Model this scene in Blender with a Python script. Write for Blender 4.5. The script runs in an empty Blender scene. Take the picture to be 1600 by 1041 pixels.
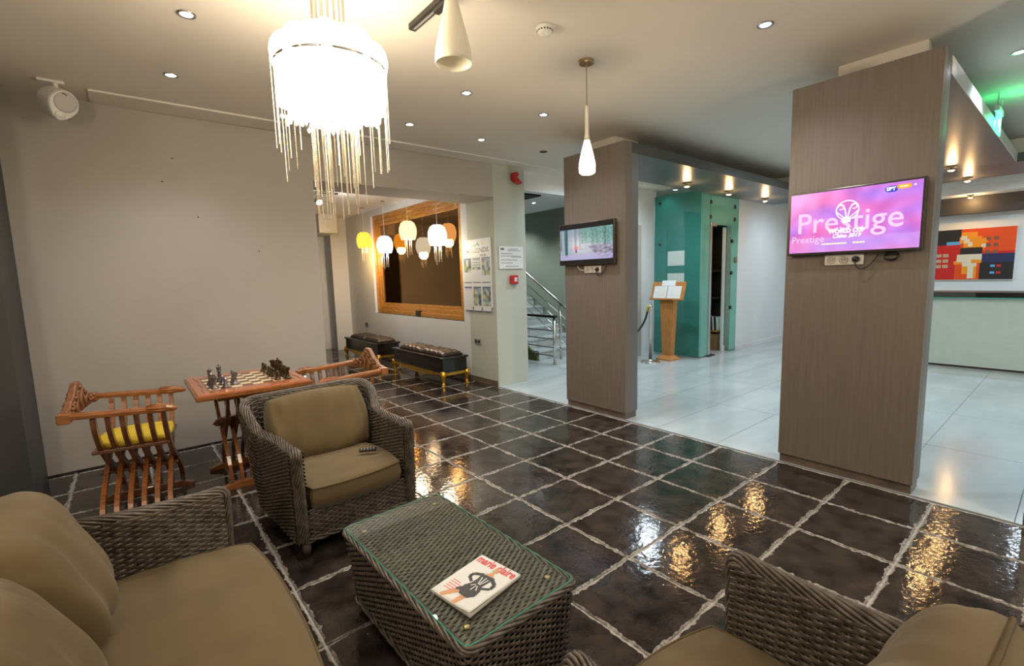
import bpy, bmesh, math, random
import numpy as np
from mathutils import Vector, Matrix, noise

random.seed(7)
rng = np.random.default_rng(7)
PI = math.pi
sc = bpy.context.scene
COL = sc.collection

# ------------------------------------------------------------------ camera
FPX, YAW, PITCH, ROLL, CAMH = 733.80, 0.886181, 0.118320, -0.027309, 1.45
_fw = Vector((math.cos(PITCH) * math.cos(YAW), math.cos(PITCH) * math.sin(YAW), -math.sin(PITCH)))
_r = Vector((math.sin(YAW), -math.cos(YAW), 0))
_u = _r.cross(_fw)
_c, _s = math.cos(ROLL), math.sin(ROLL)
_R, _U = _c * _r + _s * _u, -_s * _r + _c * _u
cam = bpy.data.cameras.new('camera')
cam.sensor_width = 36.0
cam.lens = FPX / 1600 * 36.0
cam.clip_start = 0.02
camo = bpy.data.objects.new('camera', cam)
COL.objects.link(camo)
camo.matrix_world = Matrix(((_R.x, _U.x, -_fw.x, 0), (_R.y, _U.y, -_fw.y, 0), (_R.z, _U.z, -_fw.z, CAMH), (0, 0, 0, 1)))
sc.camera = camo

# ------------------------------------------------------------------ world / exposure
world = bpy.data.worlds.new('night')
sc.world = world
world.use_nodes = True
world.node_tree.nodes['Background'].inputs[0].default_value = (0.02, 0.022, 0.03, 1)
world.node_tree.nodes['Background'].inputs[1].default_value = 1.0
sc.view_settings.view_transform = 'Standard'
sc.view_settings.look = 'None'
sc.view_settings.gamma = 1.0
sc.view_settings.exposure = 0.80
sc.cycles.use_denoising = True
sc.cycles.max_bounces = 8
sc.cycles.diffuse_bounces = 5
sc.cycles.transparent_max_bounces = 12
sc.cycles.sample_clamp_indirect = 6.0
sc.cycles.caustics_reflective = False
sc.cycles.caustics_refractive = False

# light levels (tuned here, used by the lamp builders below)
L_CHAND = 12.5      # chandelier glass emission
L_DOWN = 24.0       # one recessed downlight, watts
L_COOL = 42.0       # downlights over the white hall, mostly added out of view
L_PEND = 8.0
L_FILL_GLOBE = 62.0      # unseen globe lamps added to brighten the lounge
L_BEAM = 5.0
CHAND_COL = (1.0, 0.84, 0.62)

# ------------------------------------------------------------------ materials
def mat(name, col, rough=0.5, metal=0.0, var=0.0, scale=8.0, bump=0.0, bscale=60.0, col2=None, stretch=None,
        spec=0.5, coat=0.0, sheen=0.0, emit=None, estr=0.0, rvar=0.0, detail=4.0, gpos=False):
    m = bpy.data.materials.new(name)
    m.use_nodes = True
    nt = m.node_tree
    b = nt.nodes['Principled BSDF']
    b.inputs['Base Color'].default_value = (*col, 1)
    b.inputs['Roughness'].default_value = rough
    b.inputs['Metallic'].default_value = metal
    b.inputs['Specular IOR Level'].default_value = spec
    b.inputs['Coat Weight'].default_value = coat
    b.inputs['Sheen Weight'].default_value = sheen
    if emit:
        b.inputs['Emission Color'].default_value = (*emit, 1)
        b.inputs['Emission Strength'].default_value = estr
    vec = None
    if var or bump or rvar or col2:
        if gpos:
            tc = nt.nodes.new('ShaderNodeNewGeometry')
            vec = tc.outputs['Position']
        else:
            tc = nt.nodes.new('ShaderNodeTexCoord')
            vec = tc.outputs['Object']
        if stretch:
            mp = nt.nodes.new('ShaderNodeMapping')
            mp.inputs['Scale'].default_value = stretch
            nt.links.new(vec, mp.inputs['Vector'])
            vec = mp.outputs['Vector']
    if var or col2:
        n = nt.nodes.new('ShaderNodeTexNoise')
        n.inputs['Scale'].default_value = scale
        n.inputs['Detail'].default_value = detail
        nt.links.new(vec, n.inputs['Vector'])
        cr = nt.nodes.new('ShaderNodeValToRGB')
        c2 = col2 if col2 else tuple(min(1, c * (1 + var)) for c in col)
        c1 = col if col2 else tuple(c * (1 - var) for c in col)
        cr.color_ramp.elements[0].position = 0.3
        cr.color_ramp.elements[1].position = 0.7
        cr.color_ramp.elements[0].color = (*c1, 1)
        cr.color_ramp.elements[1].color = (*c2, 1)
        nt.links.new(n.outputs['Fac'], cr.inputs['Fac'])
        nt.links.new(cr.outputs['Color'], b.inputs['Base Color'])
    if rvar:
        n = nt.nodes.new('ShaderNodeTexNoise')
        n.inputs['Scale'].default_value = scale * 1.7
        nt.links.new(vec, n.inputs['Vector'])
        mr = nt.nodes.new('ShaderNodeMapRange')
        mr.inputs['To Min'].default_value = max(0.02, rough - rvar)
        mr.inputs['To Max'].default_value = rough + rvar
        nt.links.new(n.outputs['Fac'], mr.inputs['Value'])
        nt.links.new(mr.outputs['Result'], b.inputs['Roughness'])
    if bump:
        n = nt.nodes.new('ShaderNodeTexNoise')
        n.inputs['Scale'].default_value = bscale
        n.inputs['Detail'].default_value = 3
        nt.links.new(vec, n.inputs['Vector'])
        bp = nt.nodes.new('ShaderNodeBump')
        bp.inputs['Strength'].default_value = bump
        bp.inputs['Distance'].default_value = 0.01
        nt.links.new(n.outputs['Fac'], bp.inputs['Height'])
        nt.links.new(bp.outputs['Normal'], b.inputs['Normal'])
    return m

def glass_mat(name, tint, refl, gcol=(1, 1, 1), rough=0.0, body=None, bodyfac=0.0, fresnel=True):
    m = bpy.data.materials.new(name)
    m.use_nodes = True
    nt = m.node_tree
    nt.nodes.clear()
    out = nt.nodes.new('ShaderNodeOutputMaterial')
    tr = nt.nodes.new('ShaderNodeBsdfTransparent')
    tr.inputs[0].default_value = (*tint, 1)
    gl = nt.nodes.new('ShaderNodeBsdfGlossy')
    gl.inputs['Color'].default_value = (*gcol, 1)
    gl.inputs['Roughness'].default_value = rough
    base = tr.outputs[0]
    if body:
        df = nt.nodes.new('ShaderNodeBsdfDiffuse')
        df.inputs[0].default_value = (*body, 1)
        tl = nt.nodes.new('ShaderNodeBsdfTranslucent')
        tl.inputs[0].default_value = (*body, 1)
        mx0 = nt.nodes.new('ShaderNodeMixShader')
        mx0.inputs[0].default_value = 0.45
        nt.links.new(df.outputs[0], mx0.inputs[1])
        nt.links.new(tl.outputs[0], mx0.inputs[2])
        mx1 = nt.nodes.new('ShaderNodeMixShader')
        mx1.inputs[0].default_value = bodyfac
        nt.links.new(tr.outputs[0], mx1.inputs[1])
        nt.links.new(mx0.outputs[0], mx1.inputs[2])
        base = mx1.outputs[0]
    mx = nt.nodes.new('ShaderNodeMixShader')
    if fresnel:
        lw = nt.nodes.new('ShaderNodeLayerWeight')
        lw.inputs['Blend'].default_value = 0.5
        pw_ = nt.nodes.new('ShaderNodeMath'); pw_.operation = 'POWER'; pw_.inputs[1].default_value = 4.0
        nt.links.new(lw.outputs['Facing'], pw_.inputs[0])
        ma = nt.nodes.new('ShaderNodeMath'); ma.operation = 'MULTIPLY_ADD'
        ma.inputs[1].default_value = 0.9; ma.inputs[2].default_value = (refl - 1) / (refl + 1) * .25
        nt.links.new(pw_.outputs[0], ma.inputs[0])
        nt.links.new(ma.outputs[0], mx.inputs[0])
    else:
        mx.inputs[0].default_value = refl
    nt.links.new(base, mx.inputs[1])
    nt.links.new(gl.outputs[0], mx.inputs[2])
    nt.links.new(mx.outputs[0], out.inputs[0])
    return m

def emis(name, col, strength):
    m = bpy.data.materials.new(name)
    m.use_nodes = True
    nt = m.node_tree
    nt.nodes.clear()
    out = nt.nodes.new('ShaderNodeOutputMaterial')
    e = nt.nodes.new('ShaderNodeEmission')
    e.inputs[0].default_value = (*col, 1)
    e.inputs[1].default_value = strength
    nt.links.new(e.outputs[0], out.inputs[0])
    return m

def vcol_mat(name, emission=0.0, rough=0.5):
    m = bpy.data.materials.new(name)
    m.use_nodes = True
    nt = m.node_tree
    b = nt.nodes['Principled BSDF']
    b.inputs['Roughness'].default_value = rough
    a = nt.nodes.new('ShaderNodeVertexColor')
    a.layer_name = 'Col'
    if emission:
        b.inputs['Base Color'].default_value = (0.01, 0.01, 0.01, 1)
        nt.links.new(a.outputs[0], b.inputs['Emission Color'])
        b.inputs['Emission Strength'].default_value = emission
    else:
        nt.links.new(a.outputs[0], b.inputs['Base Color'])
    return m

def tile_mat():
    m = mat('slate_tile', (0.009, 0.007, 0.0065), rough=0.085, col2=(0.055, 0.042, 0.035), scale=8, detail=12, bump=0.13,
            bscale=30, spec=0.65, rvar=0.05, gpos=True)
    return m

def marble_mat():
    m = mat('white_marble', (0.36, 0.41, 0.415), rough=0.16, gpos=True, col2=(0.49, 0.54, 0.55), scale=1.6, detail=6,
            stretch=(0.6, 1.5, 1))
    return m

M = {}
M['plaster'] = mat('warm_plaster', (0.42, 0.39, 0.345), 0.85, var=0.04, scale=1.5, bump=0.03, bscale=120, gpos=True)
M['plaster_white'] = mat('white_plaster', (0.68, 0.70, 0.71), 0.8, var=0.03, scale=1.5, gpos=True)
M['plaster_green'] = mat('pale_green_plaster', (0.47, 0.49, 0.42), 0.8, var=0.03, scale=1.5, gpos=True)
M['ceiling'] = mat('ceiling_paint', (0.76, 0.70, 0.62), 0.85, var=0.03, scale=1.0, gpos=True)
M['ceiling_white'] = mat('white_ceiling_paint', (0.74, 0.74, 0.72), 0.8, var=0.02, scale=1.0, gpos=True)
M['slate_paint'] = mat('slate_paint', (0.045, 0.045, 0.047), 0.5, var=0.1, scale=2, gpos=True)
M['stairwall'] = mat('grey_green_paint', (0.20, 0.23, 0.19), 0.7, var=0.05, scale=2, gpos=True)
M['tile'] = tile_mat()
M['tile_edge'] = mat('worn_tile_edge', (0.10, 0.088, 0.075), 0.3, col2=(0.44, 0.415, 0.375), scale=70, bump=0.5, bscale=120, gpos=True)
M['grout'] = mat('pale_grout', (0.42, 0.39, 0.35), 0.7, var=0.25, scale=60, bump=0.3, bscale=150, gpos=True)
M['marble'] = marble_mat()
M['joint'] = mat('grey_joint', (0.17, 0.19, 0.19), 0.6, var=0.1)
M['taupe'] = mat('taupe_laminate', (0.170, 0.141, 0.116), 0.42, var=0.10, scale=3.0, stretch=(18, 18, 0.8), gpos=True)
M['taupe_edge'] = mat('grey_laminate_edge', (0.15, 0.15, 0.155), 0.35, var=0.05)
M['canopy'] = mat('grey_gloss_laminate', (0.075, 0.076, 0.074), 0.36, spec=0.35, var=0.06, scale=2, gpos=True)
M['wicker'] = mat('brown_rattan', (0.045, 0.034, 0.025), 0.36, col2=(0.155, 0.128, 0.104), scale=30, spec=0.5)
M['wicker_dark'] = mat('dark_rattan_core', (0.022, 0.016, 0.012), 0.8, var=0.2)
M['cushion'] = mat('olive_canvas', (0.120, 0.083, 0.033), 0.85, var=0.10, scale=6, bump=0.12, bscale=400, sheen=0.12)
M['piping'] = mat('olive_piping', (0.090, 0.063, 0.024), 0.8, var=0.1)
M['wood'] = mat('orange_wood', (0.20, 0.068, 0.02), 0.26, col2=(0.35, 0.13, 0.037), scale=14, stretch=(1, 5, 5), coat=0.3)
M['wood_dark_shaded'] = mat('dark_shaded_wood', (0.10, 0.035, 0.016), 0.3, col2=(0.19, 0.075, 0.03), scale=12, stretch=(4, 4, 1), coat=0.3)  # dark wood; also the shade painted into one slat set
M['carve'] = mat('carved_wood', (0.22, 0.09, 0.037), 0.42, var=0.3, scale=30, bump=0.4, bscale=60)
M['redwood'] = mat('reddish_veneer', (0.38, 0.11, 0.05), 0.2, col2=(0.52, 0.18, 0.07), scale=7, stretch=(1, 6, 1), coat=0.4)
M['square_light'] = mat('cream_inlay', (0.72, 0.60, 0.38), 0.25, var=0.1)
M['square_dark'] = mat('brown_inlay', (0.16, 0.07, 0.035), 0.25, var=0.1)
M['yellow'] = mat('yellow_fabric', (0.66, 0.46, 0.03), 0.8, var=0.1, scale=20, bump=0.1, bscale=300)
M['gold'] = mat('gold_leaf', (0.85, 0.52, 0.08), 0.28, metal=0.9, var=0.15, scale=20, bump=0.1, bscale=50)
M['black'] = mat('black_lacquer', (0.010, 0.009, 0.009), 0.18, var=0.2, coat=0.3)
M['leather'] = mat('brown_leather', (0.030, 0.020, 0.018), 0.32, var=0.25, scale=20, bump=0.1, bscale=200)
M['plastic_black'] = mat('black_plastic', (0.012, 0.012, 0.013), 0.3, var=0.1)
M['plastic_white'] = mat('white_plastic', (0.75, 0.73, 0.68), 0.4, var=0.03)
M['plastic_grey'] = mat('grey_plastic', (0.30, 0.30, 0.30), 0.4, var=0.05)
M['speaker_grille'] = mat('pale_grille', (0.50, 0.48, 0.44), 0.6, var=0.05, scale=300)
M['bezel'] = mat('bronze_bezel', (0.075, 0.058, 0.048), 0.25, metal=0.3, var=0.1)
M['red'] = mat('red_plastic', (0.50, 0.012, 0.018), 0.35, var=0.1)
M['steel'] = mat('brushed_steel', (0.62, 0.61, 0.58), 0.25, metal=1.0, var=0.08, scale=20)
M['dark_steel'] = mat('dark_metal', (0.06, 0.055, 0.05), 0.35, metal=0.7, var=0.1)
M['brass'] = mat('aged_brass', (0.45, 0.34, 0.18), 0.32, metal=1.0, var=0.1)
M['chain'] = mat('silver_beads', (0.78, 0.70, 0.55), 0.28, metal=0.85, var=0.1, scale=80)
M['pewter'] = mat('pewter', (0.22, 0.20, 0.22), 0.3, metal=0.85, var=0.3, scale=60)
M['bronze'] = mat('dark_bronze', (0.085, 0.055, 0.028), 0.32, metal=0.8, var=0.3, scale=60)
M['opal'] = mat('cream_opal_glass', (0.80, 0.75, 0.62), 0.25, var=0.02, coat=0.3)
M['paper'] = mat('white_paper', (0.72, 0.74, 0.74), 0.5, var=0.02)
M['page'] = mat('page_edges', (0.66, 0.64, 0.58), 0.7, var=0.06, scale=200)
M['print_red'] = mat('red_ink', (0.68, 0.03, 0.03), 0.4, var=0.02)
M['print_black'] = mat('black_ink', (0.018, 0.017, 0.018), 0.4, var=0.05)
M['print_grey'] = mat('grey_ink', (0.16, 0.17, 0.19), 0.5, var=0.05)
M['print_skin'] = mat('tan_ink', (0.62, 0.31, 0.15), 0.4, var=0.12, scale=40)
M['print_hair'] = mat('blond_ink', (0.55, 0.40, 0.18), 0.4, var=0.25, scale=200)
M['print_green'] = mat('green_ink', (0.02, 0.18, 0.13), 0.4, var=0.1)
M['print_yellow'] = mat('yellow_ink', (0.80, 0.52, 0.05), 0.4, var=0.1)
M['print_blue'] = mat('blue_ink', (0.06, 0.10, 0.24), 0.4, var=0.1)
M['glass_clear'] = glass_mat('clear_glass', (0.93, 0.97, 0.95), 1.5)
M['glass_edge'] = mat('green_glass_edge', (0.05, 0.30, 0.22), 0.1, var=0.05)
M['glass_bronze'] = glass_mat('bronze_glass', (0.55, 0.38, 0.22), 0.30, gcol=(1.0, 0.72, 0.40), fresnel=False)
M['glass_teal'] = glass_mat('frosted_teal_glass', (0.35, 0.75, 0.68), 1.45, body=(0.10, 0.40, 0.35), bodyfac=0.72, rough=0.06)
M['glass_teal_light'] = glass_mat('clear_teal_glass', (0.50, 0.88, 0.80), 1.5, body=(0.42, 0.86, 0.78), bodyfac=0.5, rough=0.03)
M['winwood'] = mat('golden_window_wood', (0.34, 0.145, 0.022), 0.25, col2=(0.52, 0.25, 0.05), scale=9, stretch=(6, 1, 6), coat=0.4)
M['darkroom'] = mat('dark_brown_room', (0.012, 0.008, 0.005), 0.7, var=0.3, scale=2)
M['menuwood'] = mat('honey_wood', (0.40, 0.16, 0.04), 0.35, col2=(0.52, 0.23, 0.065), scale=10, stretch=(4, 4, 1))
M['desk'] = mat('pale_green_laminate', (0.50, 0.57, 0.52), 0.4, var=0.03)
M['cardboard'] = mat('cardboard', (0.28, 0.14, 0.07), 0.8, var=0.1)
M['skirt'] = mat('brown_skirting_tile', (0.17, 0.13, 0.10), 0.3, col2=(0.09, 0.07, 0.06), scale=9, gpos=True)
M['stone'] = mat('grey_marble_step', (0.50, 0.52, 0.50), 0.3, var=0.08, scale=5, gpos=True)
M['stone_dark'] = mat('olive_stringer', (0.10, 0.115, 0.03), 0.5, var=0.1)
M['vc'] = vcol_mat('printed_colours', 0.0, 0.5)
M['vc_screen'] = vcol_mat('screen_picture', 0.62, 0.2)
M['screen_white'] = emis('screen_white', (1.0, 0.95, 1.0), 0.9)
M['screen_pale'] = emis('screen_pale', (0.95, 0.72, 1.0), 0.85)
M['screen_faint'] = emis('screen_faint', (0.95, 0.66, 0.92), 0.62)
M['screen_blue'] = emis('screen_blue', (0.05, 0.06, 0.45), 0.8)
M['screen_orange'] = emis('screen_orange', (1.0, 0.32, 0.02), 0.9)
M['screen_yellow'] = emis('screen_yellow', (1.0, 0.75, 0.35), 1.0)
M['led_cool'] = emis('cool_led', (0.86, 0.90, 1.0), 30)
M['led_white'] = emis('white_led', (1.0, 0.97, 0.90), 30)
M['led_blue'] = emis('blue_white_led', (0.62, 0.66, 1.0), 30)
M['lamp_warm'] = emis('warm_bulb', (1.0, 0.42, 0.10), 130)
M['fill_globe'] = emis('fill_globe_glow', (1.0, 0.86, 0.66), 4)
M['lamp_pend'] = emis('glowing_opal', (1.0, 0.86, 0.58), 9)
M['shade_glow'] = emis('glowing_crystal', CHAND_COL, L_CHAND)
M['exit_glow'] = emis('green_glow', (0.04, 1.0, 0.30), 5)
M['exit_white'] = emis('white_glow', (0.85, 1.0, 0.9), 4)
M['al_amber'] = emis('amber_glow', (1.0, 0.46, 0.05), 1.2)
M['al_blue'] = emis('blue_glow', (0.70, 0.82, 1.0), 1.5)
M['al_peach'] = emis('peach_glow', (1.0, 0.60, 0.28), 1.3)
M['al_white'] = emis('white_lamp_glow', (1.0, 0.90, 0.72), 2.0)
M['al_hot'] = emis('lamp_bulb_glow', (1.0, 0.90, 0.70), 9.0)

# ------------------------------------------------------------------ mesh helpers
class MB:
    def __init__(self):
        self.v, self.f, self.mi = [], [], []
    def add(self, vs, fs, mi=0):
        o = len(self.v)
        self.v += [tuple(map(float, p)) for p in vs]
        self.f += [tuple(i + o for i in f) for f in fs]
        self.mi += [mi] * len(fs)
        return self
    def box(self, x0, x1, y0, y1, z0, z1, mi=0):
        vs = [(x0, y0, z0), (x1, y0, z0), (x1, y1, z0), (x0, y1, z0), (x0, y0, z1), (x1, y0, z1), (x1, y1, z1), (x0, y1, z1)]
        return self.add(vs, [(0, 3, 2, 1), (4, 5, 6, 7), (0, 1, 5, 4), (1, 2, 6, 5), (2, 3, 7, 6), (3, 0, 4, 7)], mi)
    def prism(self, poly, axis, a, b, mi=0):
        """poly: list of 2D points; axis x|y|z is the extrusion axis"""
        n = len(poly)
        def p3(p, t):
            return {'x': (t, p[0], p[1]), 'y': (p[0], t, p[1]), 'z': (p[0], p[1], t)}[axis]
        vs = [p3(p, a) for p in poly] + [p3(p, b) for p in poly]
        fs = [tuple(range(n - 1, -1, -1)), tuple(range(n, 2 * n))]
        fs += [(i, (i + 1) % n, n + (i + 1) % n, n + i) for i in range(n)]
        return self.add(vs, fs, mi)
    def lathe(self, prof, n=20, c=(0, 0, 0), mi=0, axis='z'):
        vs, fs = [], []
        for r, z in prof:
            for k in range(n):
                a = 2 * PI * k / n
                p = (r * math.cos(a), r * math.sin(a), z)
                if axis == 'x': p = (p[2], p[0], p[1])
                if axis == 'y': p = (p[0], p[2], p[1])
                vs.append((p[0] + c[0], p[1] + c[1], p[2] + c[2]))
        for i in range(len(prof) - 1):
            for k in range(n):
                fs.append((i * n + k, i * n + (k + 1) % n, (i + 1) * n + (k + 1) % n, (i + 1) * n + k))
        if prof[0][0] > 1e-5: fs.append(tuple(range(n - 1, -1, -1)))
        if prof[-1][0] > 1e-5: fs.append(tuple(range((len(prof) - 1) * n, len(prof) * n)))
        return self.add(vs, fs, mi)
    def tube(self, pts, r, n=6, mi=0, flat=None):
        v, q = tube_np(np.array(pts, float), r, n, flat)
        fs = [tuple(x) for x in q.tolist()]
        m = len(pts)
        fs += [tuple(range(n - 1, -1, -1)), tuple(range((m - 1) * n, m * n))]
        return self.add(v.tolist(), fs, mi)
    def build(self, name, mats, parent=None, smooth=False, bevel=0.0, loc=None, M4=None):
        vs = self.v
        me = bpy.data.meshes.new(name)
        me.from_pydata(vs, [], self.f)
        if M4 is not None: me.transform(M4)
        bm = bmesh.new(); bm.from_mesh(me)
        bmesh.ops.recalc_face_normals(bm, faces=bm.faces)
        bm.to_mesh(me); bm.free()
        if not isinstance(mats, (list, tuple)): mats = [mats]
        for m in mats: me.materials.append(m)
        if len(mats) > 1:
            me.polygons.foreach_set('material_index', self.mi)
        if smooth:
            me.polygons.foreach_set('use_smooth', [True] * len(me.polygons))
        return link(name, me, parent, bevel, loc, smooth)

def link(name, me, parent=None, bevel=0.0, loc=None, smooth=False):
    o = bpy.data.objects.new(name, me)
    COL.objects.link(o)
    if parent is not None: o.parent = parent
    if loc is not None: o.location = loc
    if bevel:
        b = o.modifiers.new('bevel', 'BEVEL')
        b.width = bevel; b.segments = 2; b.limit_method = 'ANGLE'; b.angle_limit = math.radians(40)
    if smooth == 'auto':
        pass
    return o

def frames(P):
    n = len(P)
    T = np.gradient(P, axis=0)
    T /= np.linalg.norm(T, axis=1)[:, None] + 1e-12
    ref = np.array([0, 0, 1.0]) if abs(T[0][2]) < 0.9 else np.array([1.0, 0, 0])
    N = np.zeros_like(P)
    a = ref - T[0] * (ref @ T[0]); a /= np.linalg.norm(a)
    N[0] = a
    for i in range(1, n):
        a = N[i - 1] - T[i] * (N[i - 1] @ T[i])
        N[i] = a / (np.linalg.norm(a) + 1e-12)
    return T, N, np.cross(T, N)

def tube_np(P, r, n=6, flat=None):
    T, N, B = frames(P)
    rr = np.broadcast_to(np.asarray(r, float), (len(P),))
    ang = np.arange(n) * 2 * PI / n + (PI / 4 if n == 4 else 0)
    fl = flat if flat else (1, 1)
    V = P[:, None, :] + rr[:, None, None] * (np.cos(ang)[None, :, None] * N[:, None, :] * fl[0] + np.sin(ang)[None, :, None] * B[:, None, :] * fl[1])
    V = V.reshape(-1, 3)
    m = len(P)
    i = np.arange(m - 1)[:, None] * n; k = np.arange(n)[None, :]
    q = np.stack([i + k, i + (k + 1) % n, i + n + (k + 1) % n, i + n + k], -1).reshape(-1, 4)
    return V, q

def np_mesh(name, V, Q, material, parent=None, smooth=True):
    me = bpy.data.meshes.new(name)
    me.vertices.add(len(V)); me.vertices.foreach_set('co', np.asarray(V, np.float32).ravel())
    me.loops.add(Q.size); me.loops.foreach_set('vertex_index', Q.astype(np.int32).ravel())
    me.polygons.add(len(Q))
    me.polygons.foreach_set('loop_start', np.arange(0, Q.size, 4, dtype=np.int32))
    me.polygons.foreach_set('loop_total', np.full(len(Q), 4, np.int32))
    me.update(calc_edges=True)
    if smooth: me.polygons.foreach_set('use_smooth', np.ones(len(Q), bool))
    me.materials.append(material)
    return link(name, me, parent)

def thing(name, label, cat, loc=(0, 0, 0), rotz=0.0, group=None):
    o = bpy.data.objects.new(name, None)
    COL.objects.link(o)
    o.empty_display_size = 0.1
    o.location = loc
    o.rotation_euler = (0, 0, rotz)
    o['label'] = label; o['category'] = cat
    if group: o['group'] = group
    return o

def tag(o, label, cat, group=None):
    o['label'] = label; o['category'] = cat
    if group: o['group'] = group
    return o

def struct(o):
    o['kind'] = 'structure'
    return o

def copy_tree(o, parent=None):
    c = o.copy(); COL.objects.link(c)
    c.parent = parent
    for ch in o.children: copy_tree(ch, c)
    return c

WALLX = Matrix(((0, 0, -1, 0), (-1, 0, 0, 0), (0, 1, 0, 0), (0, 0, 0, 1)))   # text plane on a wall facing -X
WALLY = Matrix(((1, 0, 0, 0), (0, 0, -1, 0), (0, 1, 0, 0), (0, 0, 0, 1)))    # text plane on a wall facing -Y

def text(name, body, size, material, parent, M4, align='CENTER', sx=1.0, shear=0.0, bold=0.0):
    cu = bpy.data.curves.new(name, 'FONT')
    cu.body = body; cu.size = size; cu.align_x = align; cu.align_y = 'CENTER'
    cu.extrude = 0.0002; cu.shear = shear; cu.offset = bold; cu.resolution_u = 3
    tmp = bpy.data.objects.new('tmp', cu)
    COL.objects.link(tmp)
    bpy.context.view_layer.update()
    dg = bpy.context.evaluated_depsgraph_get()
    me = bpy.data.meshes.new_from_object(tmp.evaluated_get(dg))
    bpy.data.objects.remove(tmp)
    me.transform(Matrix.Diagonal((sx, 1, 1, 1)))
    me.transform(M4)
    me.materials.clear(); me.materials.append(material)
    me.name = name
    return link(name, me, parent)

def point_light(name, loc, power, col, size=0.05, parent=None, kind='POINT', spot=1.6, blend=0.6, rot=None):
    l = bpy.data.lights.new(name, kind)
    l.energy = power; l.color = col
    l.shadow_soft_size = size
    if kind == 'SPOT':
        l.spot_size = spot; l.spot_blend = blend
    o = bpy.data.objects.new(name, l)
    COL.objects.link(o)
    o.location = loc
    if rot: o.rotation_euler = rot
    if parent is not None: o.parent = parent
    return o

def colour_grid(name, nx, ny, fn, w, h, M4, material, parent):
    """flat picture: a grid of cells coloured by fn(u,v)"""
    vs, fs, cols = [], [], []
    for j in range(ny):
        for i in range(nx):
            o = len(vs)
            x0, x1, y0, y1 = (i / nx - .5) * w, ((i + 1) / nx - .5) * w, (j / ny - .5) * h, ((j + 1) / ny - .5) * h
            vs += [(x0, y0, 0), (x1, y0, 0), (x1, y1, 0), (x0, y1, 0)]
            fs.append((o, o + 1, o + 2, o + 3))
            cols += [fn(*q) for q in ((i / nx, j / ny), ((i + 1) / nx, j / ny), ((i + 1) / nx, (j + 1) / ny), (i / nx, (j + 1) / ny))] if fn.__name__ != 'flat' else [fn((i + .5) / nx, (j + .5) / ny)] * 4
    me = bpy.data.meshes.new(name)
    me.from_pydata(vs, [], fs)
    me.transform(M4)
    ca = me.color_attributes.new('Col', 'FLOAT_COLOR', 'CORNER')
    for i, c in enumerate(cols): ca.data[i].color = (*c, 1)
    me.materials.append(material)
    return link(name, me, parent)

def sstep(a, b, x):
    t = np.clip((x - a) / (b - a), 0, 1)
    return t * t * (3 - 2 * t)

# ================================================================== STRUCTURE
CEIL = 2.893
EX = 3.742          # edge between dark lounge floor and white hall floor
SX, SY, GX, GY = 0.4613, 0.4452, 1.8719, 1.3901

# ---- dark floor with tiles
fl = struct(MB().box(-4.2, EX, -4.2, 10.6, -0.12, -0.009).build('floor', M['grout']))
def tile_variant(seed):
    r = random.Random(seed)
    a, b = SX / 2 - 0.0035, SY / 2 - 0.0035
    n = 30
    out, mid, inn = [], [], []
    def side(p, q, nx, ny):
        ph = [r.uniform(0, 6.28) for _ in range(4)]
        for i in range(n):
            t = i / n
            x, y = p[0] + (q[0] - p[0]) * t, p[1] + (q[1] - p[1]) * t
            w = 0.009 + 0.003 * math.sin(7 * t + ph[0]) + 0.003 * math.sin(17 * t + ph[1]) + r.uniform(-.004, .004) + (r.uniform(0, .009) if r.random() < .15 else 0)
            w = max(0.002, w)
            ce = min(t, 1 - t)
            tx, ty = (q[0] - p[0]), (q[1] - p[1])
            L = math.hypot(tx, ty); tx /= L; ty /= L
            sh = 0.012 * (1 - min(1, ce * n)) * (1 if t < .5 else -1) if i == 0 else 0
            out.append((x - nx * r.uniform(0, .002), y - ny * r.uniform(0, .002), -0.010))
            inn.append((x - nx * w + tx * sh, y - ny * w + ty * sh, 0.0))
            mid.append((x - nx * w * .5 + tx * sh * .5, y - ny * w * .5 + ty * sh * .5, -0.0025 - r.uniform(0, .002)))
    side((-a, -b), (a, -b), 0, -1); side((a, -b), (a, b), 1, 0); side((a, b), (-a, b), 0, 1); side((-a, b), (-a, -b), -1, 0)
    m = MB(); N = 4 * n
    fs = [(i, (i + 1) % N, N + (i + 1) % N, N + i) for i in range(N)] + [(N + i, N + (i + 1) % N, 2 * N + (i + 1) % N, 2 * N + i) for i in range(N)]
    m.add(out + mid + inn, fs, 1)
    m.f.append(tuple(range(2 * N, 3 * N))); m.mi.append(0)
    me = bpy.data.meshes.new('floor_tile')
    me.from_pydata(m.v, [], m.f)
    me.materials.append(M['tile']); me.materials.append(M['tile_edge'])
    me.polygons.foreach_set('material_index', m.mi)
    return me
tvars = [tile_variant(i) for i in range(8)]
rt = random.Random(3)
for i in range(-6, 4):
    for j in range(-6, 21):
        x, y = GX + (i + .5) * SX, GY + (j + .5) * SY
        if y > 5.3 and x < 1.2: continue
        if x < -.9 or (y < -.5 and x < 0): continue
        o = link('floor_tile', rt.choice(tvars), fl)
        o.location = (x, y, rt.uniform(-.0008, .0008))
        o.rotation_euler = (rt.uniform(-.002, .002), rt.uniform(-.002, .002), 0)

# ---- white hall floor
fw = struct(MB().box(EX, 13.2, -4.2, 9.0, -0.12, -0.0015).build('floor', M['joint']))
wt = MB().box(-.5975, .5975, -.2875, .2875, -0.012, 0).build('marble_tile', M['marble'], fw)
wt.location = (EX + .6, .74 + .29, 0)
first = True
for i in range(7):
    for j in range(-5, 12):
        x, y = EX + 0.005 + (i + .5) * 1.2, 0.74 + (j + .5) * 0.58
        if first: o = wt; first = False
        else:
            o = wt.copy(); COL.objects.link(o); o.parent = fw
        o.location = (x, y, 0)

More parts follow.
